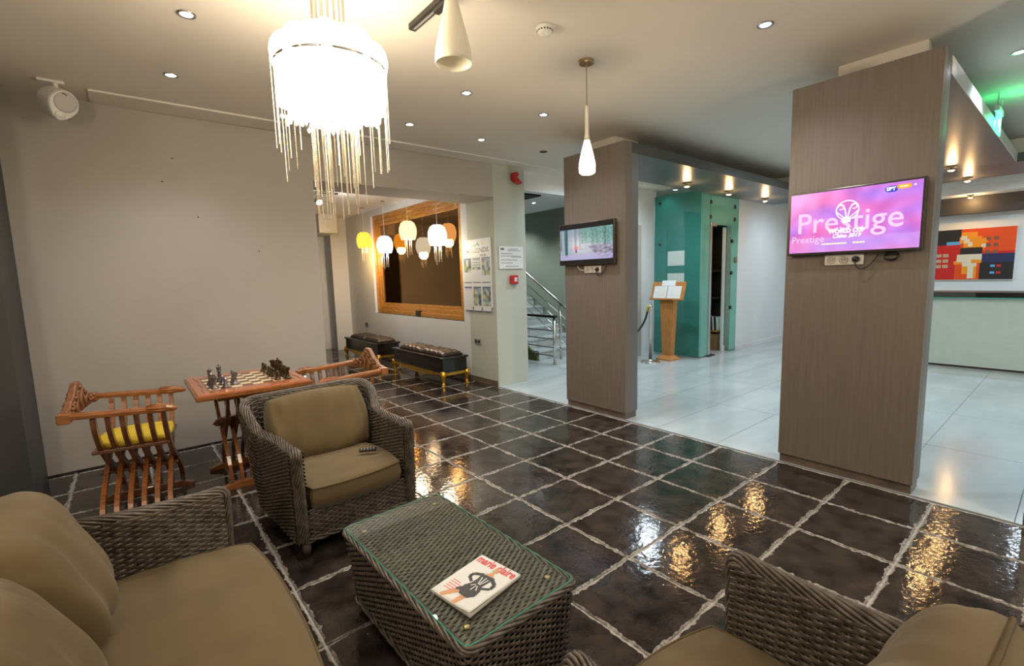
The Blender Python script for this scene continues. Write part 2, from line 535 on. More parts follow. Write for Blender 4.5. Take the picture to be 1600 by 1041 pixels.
# ---- ceilings
struct(MB().box(-4.2, 13.2, -4.2, 5.55, CEIL, CEIL + .15).build('ceiling', M['ceiling']))
ce2 = struct(MB().box(0.3, 3.9, 5.5, 10.6, 2.78, 3.0).build('ceiling', M['ceiling_white']))
struct(MB().box(3.9, 13.2, 5.5, 9.0, 2.75, 3.0).build('ceiling', M['ceiling_white']))

# ---- left wall with header over the alcove opening
WY, WYR = 5.012, 4.88
mb = MB().box(-0.62, 1.566, WY, WY + .5, 0, CEIL)
struct(mb.build('wall_left', M['plaster']))
hp = [(1.566, WY), (3.735, WYR), (3.735, WYR + .62), (1.566, WY + .52)]
struct(MB().prism(hp, 'z', 2.47, CEIL).build('wall_header', M['plaster']))
struct(MB().prism([(3.735, WYR), (4.262, WYR), (4.262, 5.5), (3.735, 5.5)], 'z', 0, CEIL).build('wall_notice', M['plaster_green']))
# dropped cornice board along the left wall
mb = MB().prism([(-.07, 4.71), (3.735, 4.66), (7.4, 4.66), (7.4, 4.97), (4.3, 4.97), (3.735, WYR), (-.07, WY)], 'z', CEIL - .012, CEIL)
cb = struct(mb.build('trim_1', M['ceiling']))
MB().tube([(-.07, 4.71, CEIL - .010), (3.735, 4.66, CEIL - .010), (7.4, 4.66, CEIL - .010)], 0.006, 6).build('trim_edge', M['plastic_white'], cb)
# dark pillar at the far left
struct(MB().box(-1.9, -0.60, 4.38, 5.5, 0, CEIL).build('wall_pillar', M['slate_paint']))
# baseboards (dark tile skirting) left wall
bs = struct(MB().box(-.6, 1.566, WY - .012, WY, 0, .012).build('baseboard_left', M['tile']))

# ---- alcove
mb = MB()
W0, W1 = 3.735, 3.90
wy0, wy1, wz0, wz1 = 5.65, 8.75, .835, 2.66
mb.box(W0, W1, 5.5, wy0, 0, 2.9).box(W0, W1, wy1, 10.6, 0, 2.9).box(W0, W1, wy0, wy1, 0, wz0).box(W0, W1, wy0, wy1, wz1, 2.9)
struct(mb.build('wall_alcove_window', M['plaster_white']))
struct(MB().box(3.40, 3.735, 10.05, 10.6, 0, 2.78).build('wall_alcove_pilaster', M['plaster_white']))
mb = MB().box(0.3, 2.55, 10.45, 10.6, 0, 2.78).box(3.22, 3.4, 10.45, 10.6, 0, 2.78).box(2.55, 3.22, 10.45, 10.6, 2.3, 2.78)
struct(mb.build('wall_alcove_end', M['plaster_white']))
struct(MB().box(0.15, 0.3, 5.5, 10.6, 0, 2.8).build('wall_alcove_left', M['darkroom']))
struct(MB().box(3.05, 3.40, 9.6, 10.45, 2.42, 2.78).build('trim_2', M['ceiling_white']))
d = struct(MB().box(2.55, 3.22, 10.52, 10.56, 0, 2.3).build('door_1', M['darkroom']))
MB().box(3.16, 3.22, 10.44, 10.52, 0, 2.3).build('door_frame', M['black'], d)
bm_ = MB()
struct(bm_.box(W0 - .012, W0, 4.9, 10.05, 0, .075).build('baseboard_alcove', M['skirt']))
# window: stepped wooden frame, bronze glass, dark room behind
w = struct(MB().box(W0 + .005, W1, wy0, wy1, wz0 - .03, wz0).build('window_1', M['plaster_white']))
def ring(x0, x1, a, b, parent):
    for nm, (y0, y1, z0, z1) in (('frame_sill', (wy0 + a, wy1 - a, wz0 + a, wz0 + b)), ('frame_head', (wy0 + a, wy1 - a, wz1 - b, wz1 - a)),
                                 ('frame_jamb', (wy0 + a, wy0 + b, wz0 + b, wz1 - b)), ('frame_jamb', (wy1 - b, wy1 - a, wz0 + b, wz1 - b))):
        MB().box(x0, x1, y0, y1, z0, z1).build(nm, M['winwood'], parent, bevel=.006)
ring(3.775, 3.86, 0.0, 0.075, w)
ring(3.80, 3.87, 0.075, 0.14, w)
ring(3.825, 3.88, 0.14, 0.20, w)
MB().box(3.845, 3.85, wy0 + .19, wy1 - .19, wz0 + .19, wz1 - .19).build('pane', M['glass_bronze'], w)
MB().box(3.765, 3.80, 7.02, 7.18, wz0 - .0, wz0 + .10).build('latch', M['black'], w, bevel=.006)
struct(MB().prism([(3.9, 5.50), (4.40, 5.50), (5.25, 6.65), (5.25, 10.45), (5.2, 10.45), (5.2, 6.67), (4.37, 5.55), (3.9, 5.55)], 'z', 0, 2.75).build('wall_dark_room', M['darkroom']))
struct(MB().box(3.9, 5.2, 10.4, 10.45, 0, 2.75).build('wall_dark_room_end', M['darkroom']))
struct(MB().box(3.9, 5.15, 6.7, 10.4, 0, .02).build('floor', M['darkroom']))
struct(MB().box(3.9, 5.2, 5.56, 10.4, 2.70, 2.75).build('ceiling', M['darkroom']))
sh = thing('slatted_rack', 'wooden slatted rack seen dimly through the golden window', 'rack', (4.35, 6.1, 0))
for k in range(5): MB().box(-.2, .2, -.16, .16, .85 + k * .12, .885 + k * .12).build('slat', M['winwood'], sh)
for yy in (-.17, .17): MB().box(-.2, .2, yy - .012, yy + .012, 0, 1.45).build('upright', M['winwood'], sh)

# ---- hall walls on the right
struct(MB().box(4.262, 7.45, 4.97, 5.1, 2.62, CEIL).build('wall_stair_header', M['plaster_white']))
struct(MB().box(6.42, 7.45, 4.97, 5.1, 0, 2.62).build('wall_niche', M['plaster_white']))
struct(MB().box(6.42, 6.98, 4.945, 4.97, 0, 2.28).build('trim_3', M['plaster']))
struct(MB().box(6.62, 6.75, 5.1, 9.0, 0, 2.76).build('wall_stair_side', M['stairwall']))
struct(MB().box(4.0, 6.75, 8.6, 8.8, 0, 2.76).build('wall_stair_end', M['stairwall']))
struct(MB().box(8.66, 13.2, 4.07, 4.25, 0, CEIL).build('wall_corridor', M['plaster_white']))
struct(MB().box(8.66, 13.0, 4.055, 4.07, 0, .07).build('baseboard_corridor', M['plaster_white']))
struct(MB().box(7.35, 8.8, 5.6, 5.7, 0, CEIL).build('wall_closet_back', M['plaster_white']))
struct(MB().box(8.62, 8.75, 4.25, 5.6, 0, CEIL).build('wall_closet_side', M['plaster_white']))
# ---- reception end and closing walls out of view
struct(MB().box(11.6, 11.8, -4.2, 4.07, 0, CEIL).build('wall_reception', M['plaster_white']))
struct(MB().box(11.45, 11.6, -4.2, 4.07, 2.33, 2.62).build('trim_4', M['slate_paint']))
co = struct(MB().box(10.95, 11.6, -4.2, 4.07, 2.62, CEIL).build('trim_5', M['ceiling_white']))
MB().box(10.85, 10.95, -4.2, 4.07, 2.74, CEIL).build('cornice_step', M['ceiling_white'], co)
struct(MB().box(-4.4, -4.2, -4.2, 5.5, 0, CEIL).build('wall_rear', M['plaster']))
struct(MB().box(-4.4, 13.2, -4.4, -4.2, 0, CEIL).build('wall_right', M['plaster_white']))
struct(MB().box(-4.2, -1.9, WY, WY + .2, 0, CEIL).build('wall_left', M['plaster']))
struct(MB().box(13.0, 13.2, -4.2, 9.0, 0, CEIL).build('wall_far', M['plaster_white']))

nh = MB()
for (x, z) in ((.415, 2.53), (.33, 2.33), (.56, 2.05), (1.02, 1.76)): nh.lathe([(.006, WY - .0012), (0, WY - .0016)], 8, (x, 0, z), axis='y')
nh.build('nail_marks', M['wicker_dark'], bpy.data.objects['wall_left'])
wr_ = struct(MB().box(EX + .012, 4.3, -.9, .128, .07, CEIL).build('wall_pier', M['plaster_white']))
MB().box(EX + .004, 4.3, -.9, .130, 0, .07).build('skirting_tile', M['skirt'], wr_)

# ================================================================== COLUMNS AND CANOPY
def column(y0, y1, label, can_label, x1):
    t = thing('clad_column', label, 'column', (EX, (y0 + y1) / 2, 0))
    w = (y1 - y0) / 2
    MB().box(0, .10, -w, w, .065, 2.695).build('front_panel', M['taupe'], t)
    MB().box(.10, .20, -w, w, .065, 2.592).build('side_panel', M['taupe_edge'], t)
    MB().box(.39, .80, *can_label, 2.60, CEIL).build('core', M['ceiling'], t)
    MB().box(.012, .19, -w + .008, w - .008, 0, .065).build('skirting_tile', M['skirt'], t)
    return t
column(0.610, 1.405, 'taupe laminate column carrying the pink television', (-.25, .245), 9.0)
column(2.832, 3.635, 'taupe laminate column carrying the forest-picture television, behind lit pendant', (.03, .39), 9.0)
can = thing('ceiling_canopy', 'dark grey glossy canopy panels running from column tops towards reception', 'canopy', (EX, 2.0, 2.592))
def arm(y0, y1, x0, x1, name='canopy_panel'):
    MB().box(x0 - EX, x1 - EX, y0 - 2, y1 - 2, 0, .10).build(name, M['canopy'], can)
arm(.61, 1.405, EX + .102, 7.95)
arm(2.832, 3.635, EX + .102, 7.95)
arm(-2.5, 3.635, 7.952, 9.0, 'cross_panel')
MB().box(8.2 - EX, 8.8 - EX, -4.2, 1.4, .10, CEIL - 2.592).build('canopy_riser', M['ceiling_white'], can)
for yy in (.606,): MB().box(.205, 7.95 - EX, yy - 2, yy - 1.996, 0, .10).build('lit_fascia_strip', M['plastic_white'], can)  # white colour stands for light falling on this fascia

# ================================================================== WICKER FURNITURE
def weave(S, nU, nV, pitch, amp=0.0055, rn=0.0045, segs=4, phase=0):
    """S(u,v)->(P,N,T) on u in 0..1 (along the strand), v in 0..1. nU stakes, nV strands."""
    m = nU * segs + 1
    u = np.linspace(0, 1, m)
    Vs, Qs, base = [], [], 0
    for k in range(nV):
        v = np.full(m, (k + .5) / nV)
        P, N, T = S(u, v)
        jit = rng.normal(0, .0006)
        off = amp * np.cos(PI * u * nU + PI * (k + phase))
        C = P + N * (off + jit)[:, None]
        rv = pitch * .50
        A = np.stack([C - T * rv, C + N * rn, C + T * rv], 1).reshape(-1, 3)
        i = np.arange(m - 1)[:, None] * 3
        q = np.concatenate([np.concatenate([i, i + 3, i + 4, i + 1], 1), np.concatenate([i + 1, i + 4, i + 5, i + 2], 1)])
        Vs.append(A); Qs.append(q + base); base += len(A)
    return np.concatenate(Vs), np.concatenate(Qs)

def stakes(S, nU, r=.004):
    Vs, Qs, base = [], [], 0
    v = np.linspace(0, 1, 8)
    for k in range(nU + 1):
        P, N, T = S(np.full(8, k / nU), v)
        V, q = tube_np(P, r, 4)
        Vs.append(V); Qs.append(q + base); base += len(V)
    return np.concatenate(Vs), np.concatenate(Qs)

def join(parts):
    Vs, Qs, b = [], [], 0
    for V, q in parts:
        Vs.append(V); Qs.append(q + b); b += len(V)
    return np.concatenate(Vs), np.concatenate(Qs)

def resample(P, step):
    P = np.asarray(P, float)
    d = np.r_[0, np.cumsum(np.linalg.norm(np.diff(P, axis=0), axis=1))]
    n = max(4, int(d[-1] / step))
    s = np.linspace(0, d[-1], n)
    return np.stack([np.interp(s, d, P[:, i]) for i in range(3)], 1), s

def braid(P, R, r, n, twist, step=.016, flat=(1, 1)):
    P, s = resample(P, step)
    T, N, B = frames(P)
    out = []
    for k in range(n):
        a = 2 * PI * k / n + s * twist
        C = P + R * (np.cos(a)[:, None] * N * flat[0] + np.sin(a)[:, None] * B * flat[1])
        out.append(tube_np(C, r, 5))
    return join(out)

def rounded(pts, rad, n=7):
    """round the corners of a 3D polyline"""
    out = [np.array(pts[0], float)]
    for i in range(1, len(pts) - 1):
        a, b, c = (np.array(p, float) for p in pts[i - 1:i + 2])
        d1, d2 = a - b, c - b
        l1, l2 = np.linalg.norm(d1), np.linalg.norm(d2)
        r = min(rad, l1 * .45, l2 * .45)
        p, q = b + d1 / l1 * r, b + d2 / l2 * r
        for t in np.linspace(0, 1, n):
            out.append((1 - t) ** 2 * p + 2 * t * (1 - t) * b + t * t * q)
    out.append(np.array(pts[-1], float))
    return np.array(out)

def cushion_mesh(name, w, d, te, crown, seed, wr=.004, under=.4, nx=30, ny=26, round_=.10, sag=0.0, parent=None, material=None, dirx=True):
    """padded cushion, local: x width, y depth, z thickness; bottom about z=0"""
    a = np.sin(np.linspace(-PI / 2, PI / 2, nx)); b = np.sin(np.linspace(-PI / 2, PI / 2, ny))
    vs, fs = [], []
    def plan(x, y):
        k = 1 - round_ * (x * x * y * y)
        return x * w / 2 * k * (1 - .02 * y * y), y * d / 2 * k * (1 - .02 * x * x)
    def crn(x, y): return max(0, (1 - x ** 4) * (1 - y ** 4)) ** .55
    off = Vector((seed * 7.3, seed * 3.1, seed))
    for side in (1, -1):
        for j in range(ny):
            for i in range(nx):
                x, y = a[i], b[j]
                px, py = plan(x, y)
                c = crn(x, y)
                z = te / 2 + crown * c if side > 0 else -te / 2 - crown * under * c
                if side > 0:
                    q = Vector((px * (3 if dirx else 11), py * (11 if dirx else 3), 0)) + off
                    e = (1 - c)
                    z += (wr * noise.noise(q) * 2 + wr * noise.noise(q * 2.6) * (0.6 + 1.5 * e)) * (.15 + .85 * min(1, c * 2.2))
                    z -= sag * math.exp(-((x - .1) ** 2 + (y) ** 2) * 3)
                vs.append((px, py, z))
    n = nx * ny
    for j in range(ny - 1):
        for i in range(nx - 1):
            p = j * nx + i
            fs.append((p, p + 1, p + nx + 1, p + nx))
            fs.append((n + p, n + p + nx, n + p + nx + 1, n + p + 1))
    per = [i for i in range(nx)] + [j * nx + nx - 1 for j in range(1, ny)] + [(ny - 1) * nx + i for i in range(nx - 2, -1, -1)] + [j * nx for j in range(ny - 2, 0, -1)]
    mid0 = len(vs)
    for p in per:
        x, y, z = vs[p]; x2, y2, z2 = vs[n + p]
        L = math.hypot(x, y) + 1e-6
        bul = min(.012, te * .16)
        vs.append((x + x / L * bul, y + y / L * bul, (z + z2) / 2))
    K = len(per)
    for i in range(K):
        p, q = per[i], per[(i + 1) % K]
        mp, mq = mid0 + i, mid0 + (i + 1) % K
        fs.append((q, p, mp, mq)); fs.append((mq, mp, n + p, n + q))
    m = MB(); m.v, m.f, m.mi = vs, fs, [0] * len(fs)
    m.f = fs
    top = [vs[p] for p in per]
    midl = [vs[mid0 + i] for i in range(K)]
    return m, top, midl

def wicker_chair(name, label, cat, w, loc, rot, group=None, hf=.575, hb=.728, D=.70):
    t = thing(name, label, cat, loc, rot, group)
    th, zb, zs = .062, .085, .235
    rc = .09
    # plan path (outer face), front-left -> back -> front-right
    pts = rounded([(-w, 0.02, 0), (-w + .0, D, 0), (w, D, 0), (w, 0.02, 0)], rc, 12)
    pts, s = resample(pts, .02)
    tg = np.gradient(pts, axis=0); tg /= np.linalg.norm(tg, axis=1)[:, None]
    nrm = np.stack([-tg[:, 1], tg[:, 0], np.zeros(len(tg))], 1)      # outward (path runs clockwise seen from above)
    if nrm[0][0] > 0: nrm = -nrm
    sn = s / s[-1]
    tt = np.clip(pts[:, 1] / D, 0, 1)
    hh = hf - .0 + .012 * tt + (hb - hf) * sstep(.70, 1.0, tt)
    ln = .012 + .075 * sstep(.35, 1.0, tt)
    def wall(inset, z0f):
        def S(u, v):
            P = np.stack([np.interp(u, sn, pts[:, i]) for i in range(3)], 1)
            N = np.stack([np.interp(u, sn, nrm[:, i]) for i in range(3)], 1)
            N /= np.linalg.norm(N, axis=1)[:, None]
            H = np.interp(u, sn, hh); L = np.interp(u, sn, ln)
            z = z0f + (H - z0f) * v
            Q = P + N * (L * (z / hb) - inset)[:, None]
            Q[:, 2] = z
            sl = L / hb
            T = N * sl[:, None]; T[:, 2] = 1
            T /= np.linalg.norm(T, axis=1)[:, None]
            return Q, N, T
        return S
    So = wall(0, zb)
    Si0 = wall(th, zs)
    def Si(u, v):
        Q, N, T = Si0(u, v); return Q, -N, T
    Ltot = s[-1]
    pitch = .0125
    nU = int(Ltot / .026)
    o = np_mesh('outer_weave', *join([weave(So, nU, int(.62 / pitch), pitch), stakes(wall(.004, zb), nU)]), M['wicker'], t)
    o['kind'] = 'stuff'
    nI = int((Ltot - .3) / .026)
    o = np_mesh('inner_weave', *join([weave(Si, nI, int(.42 / pitch), pitch), stakes(wall(th - .004, zs), nI)]), M['wicker'], t)
    o['kind'] = 'stuff'
    # solid core between the two woven faces
    uu = np.linspace(0, 1, 90); m = len(uu)
    A0, A1 = wall(.009, zb)(uu, np.zeros(m))[0], wall(.009, zb)(uu, np.full(m, .985))[0]
    B0, B1 = wall(th - .009, zb)(uu, np.zeros(m))[0], wall(th - .009, zb)(uu, np.full(m, .985))[0]
    V = np.concatenate([A0, A1, B1, B0]); i = np.arange(m - 1)
    Q = np.concatenate([np.stack([i + a * m, i + 1 + a * m, i + 1 + ((a + 1) % 4) * m, i + ((a + 1) % 4) * m], 1) for a in range(4)])
    np_mesh('wall_core', V, Q, M['wicker_dark'], t, smooth=False)
    # front apron
    wi = w - .05
    def Sf(u, v):
        P = np.stack([-wi + 2 * wi * u, np.full_like(u, .035), zb + (.25 - zb) * v], 1)
        return P, np.tile([0, -1.0, 0], (len(u), 1)), np.tile([0, 0, 1.0], (len(u), 1))
    nF = int(2 * wi / .026)
    o = np_mesh('front_weave', *weave(Sf, nF, 13, pitch), M['wicker'], t)
    o['kind'] = 'stuff'
    MB().box(-wi, wi, .045, D - .03, zb, zs).build('seat_deck', M['wicker_dark'], t)
    # braided rim: up the front post, along the arm and back, down the other post
    C = wall(th / 2, zb)(sn, np.ones(len(sn)))[0]
    C[:, 2] -= .004
    p0 = C[0].copy(); p1 = C[-1].copy()
    left = [np.array([p0[0] + .008, .03, zb + .01]), np.array([p0[0], .018, hf - .05])]
    right = [np.array([p1[0], .018, hf - .05]), np.array([p1[0] - .008, .03, zb + .01])]
    path = np.concatenate([[left[0]], [left[1]], rounded([left[1], np.array([p0[0], .015, hf + .004]), C[4]], .05, 7)[1:], C[5:-5],
                           rounded([C[-5], np.array([p1[0], .015, hf + .004]), right[0]], .05, 7), [right[1]]])
    o = np_mesh('braided_rim', *braid(path, .0245, .0060, 12, 13.0, step=.012), M['wicker'], t)
    o['kind'] = 'stuff'
    v, q = tube_np(resample(path, .03)[0], .024, 8)
    np_mesh('rim_core', v, q, M['wicker_dark'], t)
    bp = rounded([(-w + .03, .03, zb), (-w + .03, D - .02, zb), (w - .03, D - .02, zb), (w - .03, .03, zb), (-w + .03, .03, zb)], .05)
    o = np_mesh('base_rim', *braid(bp, .010, .007, 3, 30, step=.02), M['wicker'], t)
    o['kind'] = 'stuff'
    for sx in (-1, 1):
        for y in (.05, D - .07):
            MB().lathe([(.017, 0), (.022, .03), (.024, zb + .01)], 12, (sx * (w - .05), y, 0)).build('leg', M['wicker'], t, smooth=True)
    return t

def seat_cushion(label, loc, rot, w, d, group, seed, z=.235, te=.115, sag=.0, yoff=0.0):
    t = thing('seat_cushion', label, 'cushion', (*loc, z), rot, group)
    m, top, mid = cushion_mesh('c', w, d, te,   .028, seed, .006, .1, round_=.09, sag=sag, nx=40, ny=32)
    M4 = Matrix.Translation((0, d / 2 - .055 + yoff, te / 2 + .014))
    m.build('cover', M['cushion'], t, smooth=True, M4=M4)
    pv = [(p[0] * 1.004, p[1] * 1.004, p[2]) for p in top] + [top[0]]
    MB().tube(pv, .0055, 6).build('piping', M['piping'], t, smooth=True, M4=M4)
    return t

def back_cushion(label, loc, rot, w, h, group, seed, tilt=-.30, cy=.46, cz=.56, cx=0.0, crown=.075, te=.05, roll=0.0):
    t = thing('back_cushion', label, 'cushion', (*loc, 0), rot, group)
    m, top, mid = cushion_mesh('c', w, h, te, crown, seed, .010, .55, round_=.09, dirx=False)
    # cushion plane: x stays, y -> up, z (thickness) -> towards the front (-y)
    R = Matrix.Translation((cx, cy, cz)) @ Matrix.Rotation(tilt, 4, 'X') @ Matrix.Rotation(roll, 4, 'Y') @ Matrix(((1, 0, 0, 0), (0, 0, -1, 0), (0, 1, 0, 0), (0, 0, 0, 1)))
    m.build('cover', M['cushion'], t, smooth=True, M4=R)
    MB().tube([(p[0] * 1.006, p[1] * 1.006, p[2]) for p in mid] + [mid[0]], .0055, 6).build('piping', M['piping'], t, smooth=True, M4=R)
    return t

R_ = math.radians
CH1, RT1 = (.926, 2.515), R_(4)
wicker_chair('wicker_armchair', 'brown wicker armchair beside the chess table, holding a remote control', 'armchair', .352, (*CH1, 0), RT1, 'wicker armchairs')
seat_cushion('olive seat cushion with a remote control lying on it', CH1, RT1, .572, .62, 'wicker seat cushions', 1, yoff=.045)
back_cushion('olive back cushion of the armchair beside the chess table', CH1, RT1, .62, .42, 'wicker back cushions', 2, cy=.548, cz=.560, tilt=-.40, crown=.06)
CH2, RT2 = (1.040, .665), R_(175)
wicker_chair('wicker_armchair', 'brown wicker armchair in the lower right corner, turned away', 'armchair', .352, (*CH2, 0), RT2, 'wicker armchairs')
seat_cushion('olive seat cushion of the lower right armchair', CH2, RT2, .572, .62, 'wicker seat cushions', 3, yoff=.01)
back_cushion('olive back cushion at the lower right edge, piped along its rim', CH2, RT2, .58, .42, 'wicker back cushions', 4, cx=-.02, cy=.525, cz=.585, tilt=-.40, crown=.085)
SO, RS = (.255, 1.64), R_(90)
wicker_chair('wicker_sofa', 'brown wicker two-seat sofa in the lower left corner', 'sofa', .645, (*SO, 0), RS, D=.76)
seat_cushion('long olive seat cushion of the wicker sofa', SO, RS, 1.155, .72, 'wicker seat cushions', 5, sag=.012, yoff=-.035)
back_cushion('olive sofa back cushion nearest the chess chair', SO, RS, .55, .47, 'wicker back cushions', 6, cx=.280, cy=.548, cz=.592, tilt=-.42, crown=.105, te=.06)
back_cushion('olive sofa back cushion in the bottom left corner', SO, RS, .55, .47, 'wicker back cushions', 8, cx=-.295, cy=.548, cz=.580, tilt=-.42, crown=.105, te=.06)

# ---- coffee table
def coffee_table():
    t = thing('coffee_table', 'low woven rattan coffee table with clear glass top', 'table', (.892, 1.537, 0), R_(1.6))
    a, b, H = .238, .462, .368
    zb = .05; tp = .03
    pitch = .0125
    cr = .03
    base = rounded([(-a, 0, 0), (-a, -b, 0), (a, -b, 0), (a, b, 0), (-a, b, 0), (-a, 0, 0)], cr, 7)
    pts, s = resample(base, .012)
    cen = np.array([0, 0, 0.])
    tg = np.gradient(pts, axis=0); tg /= np.linalg.norm(tg, axis=1)[:, None]
    nr = np.stack([tg[:, 1], -tg[:, 0], 0 * tg[:, 0]], 1)
    if (nr[0] @ pts[0]) < 0: nr = -nr
    sn = s / s[-1]
    def S(u, v):
        P = np.stack([np.interp(u, sn, pts[:, i]) for i in range(3)], 1)
        N = np.stack([np.interp(u, sn, nr[:, i]) for i in range(3)], 1)
        N /= np.linalg.norm(N, axis=1)[:, None]
        P = P - N * (tp * (1 - v))[:, None]
        P[:, 2] = zb + (H - zb) * v
        return P, N, np.tile([0, 0, 1.0], (len(u), 1))
    nU = int(s[-1] / .024)
    nU += nU % 2
    o = np_mesh('side_weave', *weave(S, nU, 27, .0118), M['wicker'], t); o['kind'] = 'stuff'
    MB().box(-a + .04, a - .04, -b + .04, b - .04, zb, H - .006).build('body_core', M['wicker_dark'], t)
    MB().prism([(-a + .036, zb), (a - .036, zb), (a - .008, H - .006), (-a + .008, H - .006)], 'y', -b + .035, b - .035).build('end_core', M['wicker_dark'], t)
    MB().prism([(-b + .036, zb), (b - .036, zb), (b - .008, H - .006), (-b + .008, H - .006)], 'x', -a + .035, a - .035).build('side_core', M['wicker_dark'], t)
    ai, bi = a - .006, b - .006
    def St(u, v):
        P = np.stack([-ai + 2 * ai * u, -bi + 2 * bi * v, np.full_like(u, H - .002)], 1)
        return P, np.tile([0, 0, 1.0], (len(u), 1)), np.tile([0, 1.0, 0], (len(u), 1))
    o = np_mesh('top_weave', *weave(St, int(2 * ai / .021), int(2 * bi / .0118), .0118, amp=.0035, rn=.003), M['wicker'], t); o['kind'] = 'stuff'
    rp = base.copy(); rp[:, 2] = H - .006
    o = np_mesh('top_rim', *braid(rp, .010, .0065, 5, 22, step=.012), M['wicker'], t); o['kind'] = 'stuff'
    rp = base.copy() * np.array([.90, .945, 1]); rp[:, 2] = zb
    o = np_mesh('bottom_rim', *braid(rp, .008, .006, 3, 28, step=.02), M['wicker'], t); o['kind'] = 'stuff'
    for sx in (-1, 1):
        for sy in (-1, 1):
            MB().lathe([(.018, 0), (.02, zb + .01)], 10, (sx * (a - .07), sy * (b - .07), 0)).build('leg', M['wicker_dark'], t)
    ga, gb = a - .001, b - .001
    gp = rounded([(-ga, 0, 0), (-ga, -gb, 0), (ga, -gb, 0), (ga, gb, 0), (-ga, gb, 0), (-ga, 0, 0)], .035, 7)[:-1]
    g = MB().prism([(p[0], p[1]) for p in gp], 'z', H + .0065, H + .0125).build('glass_top', M['glass_clear'], t)
    e = MB()
    n = len(gp)
    e.tube([(p[0], p[1], H + .0095) for p in gp] + [(gp[0][0], gp[0][1], H + .0095)], .0025, 5).build('glass_edge', M['glass_edge'], g)
    for sx in (-1, 1):
        for sy in (-1, 1):
            MB().lathe([(.012, 0), (.013, .003), (.008, .006)], 12, (sx * (a - .06), sy * (b - .08), H + .0005)).build('glass_bumper', M['brass'], t, smooth=True)
    return H + .0125
TZ = coffee_table()

# ---- magazine
mg = thing('magazine', 'glossy magazine with a woman in a black dress on the cover', 'magazine', (.858, 1.288, TZ), 0)
def FLR(x, y, z):
    d = _fw + _R * ((x - 800) / FPX) - _U * ((y - 520.5) / FPX)
    return Vector((0, 0, CAMH)) + d * ((z - CAMH) / d.z)
# local frame: page width axis and page height axis measured on the table top
_tl, _tr = Vector((.968, 1.405)), Vector((1.000, 1.213))
_bl, _br = Vector((.716, 1.358)), Vector((.746, 1.163))
def pg(u, v):      # u 0..1 left->right, v 0..1 bottom->top, in magazine local coordinates
    p = (_bl * (1 - u) + _br * u) * (1 - v) + (_tl * (1 - u) + _tr * u) * v
    return (p.x - .858, p.y - 1.288)
MB().prism([pg(0, 0), pg(1, 0), pg(1, 1), pg(0, 1)], 'z', 0, .008).build('pages', M['page'], mg)
mb = MB()
nu, nv = 14, 14
def curl(u, v): return .0085 + .010 * max(0, u - .45) ** 2 * max(0, .75 - v) * 4
vs = [(*pg(i / nu * .99, .0 + .995 * j / nv), curl(i / nu, j / nv)) for j in range(nv + 1) for i in range(nu + 1)]
vs += [(p[0], p[1], p[2] - .0006) for p in vs]
n0 = (nu + 1) * (nv + 1)
fs = []
for j in range(nv):
    for i in range(nu):
        p = j * (nu + 1) + i
        fs.append((p, p + 1, p + nu + 2, p + nu + 1)); fs.append((n0 + p, n0 + p + nu + 1, n0 + p + nu + 2, n0 + p + 1))
for i in range(nu):
    fs.append((i, n0 + i, n0 + i + 1, i + 1))
for j in range(nv):
    p = j * (nu + 1) + nu
    fs.append((p, n0 + p, n0 + p + nu + 1, p + nu + 1))
mb.add(vs, fs)
cover = mb.build('cover', M['paper'], mg, smooth=True)
def ink(name, polys, m, lift=.0004):
    mb = MB()
    for poly in polys:
        # refine so that the ink follows the curl
        mb.add([(*pg(u, v), curl(u, v) + lift) for u, v in poly], [tuple(range(len(poly)))])
    return mb.build(name, m, cover)
def strip(pts, w0, w1):
    out = []
    for k in range(len(pts) - 1):
        (x0, y0), (x1, y1) = pts[k], pts[k + 1]
        L = math.hypot(x1 - x0, (y1 - y0) * 1.35); nx, ny = -(y1 - y0) * 1.35 / L, (x1 - x0) / L / 1.35
        a = w0 + (w1 - w0) * k / (len(pts) - 1); b = w0 + (w1 - w0) * (k + 1) / (len(pts) - 1)
        out.append([(x0 - nx * a, y0 - ny * a), (x1 - nx * b, y1 - ny * b), (x1 + nx * b, y1 + ny * b), (x0 + nx * a, y0 + ny * a)])
    return out
ink('figure_legs', strip([(.52, .33), (.36, .20), (.22, .02)], .085, .05) + strip([(.60, .30), (.58, .15), (.55, .01)], .075, .05), M['print_skin'])
ink('figure_dress', [[(.38, .26), (.46, .19), (.66, .18), (.76, .26), (.74, .38), (.68, .47), (.70, .60), (.71, .70), (.56, .69), (.43, .68), (.45, .55), (.44, .45), (.38, .36)]] +
    strip([(.47, .67), (.30, .61), (.28, .53), (.42, .46)], .042, .030) + strip([(.67, .67), (.83, .59), (.84, .49), (.70, .43)], .042, .030) +
    [[(.43, .36), (.30, .24), (.36, .22), (.46, .28)]], M['print_black'], .0006)
ink('figure_shoulders', [[(.47, .69), (.67, .70), (.62, .76), (.58, .84), (.54, .76)]], M['print_skin'], .0007)
ink('figure_hair', [[(.51, .78), (.53, .87), (.58, .91), (.63, .87), (.65, .77), (.61, .80), (.60, .86), (.56, .86), (.54, .80)]], M['print_hair'], .0008)
ink('dress_stripes', strip([(.56, .48), (.50, .62)], .008, .01) + strip([(.58, .48), (.58, .64)], .008, .01) + strip([(.60, .47), (.65, .62)], .008, .01) +
    strip([(.54, .46), (.48, .40)], .008, .01) + strip([(.60, .44), (.66, .36)], .008, .01) + strip([(.57, .44), (.56, .33)], .008, .01), M['paper'], .0009)
ink('side_text', [[(.10, .34 - k * .045), (.10 + .20 + .06 * (k % 2), .34 - k * .045), (.10 + .20 + .06 * (k % 2), .352 - k * .045), (.10, .352 - k * .045)] for k in range(5)], M['print_red'], .0005)
_ux = (Vector((*pg(1, 1), 0)) - Vector((*pg(0, 1), 0))).normalized()
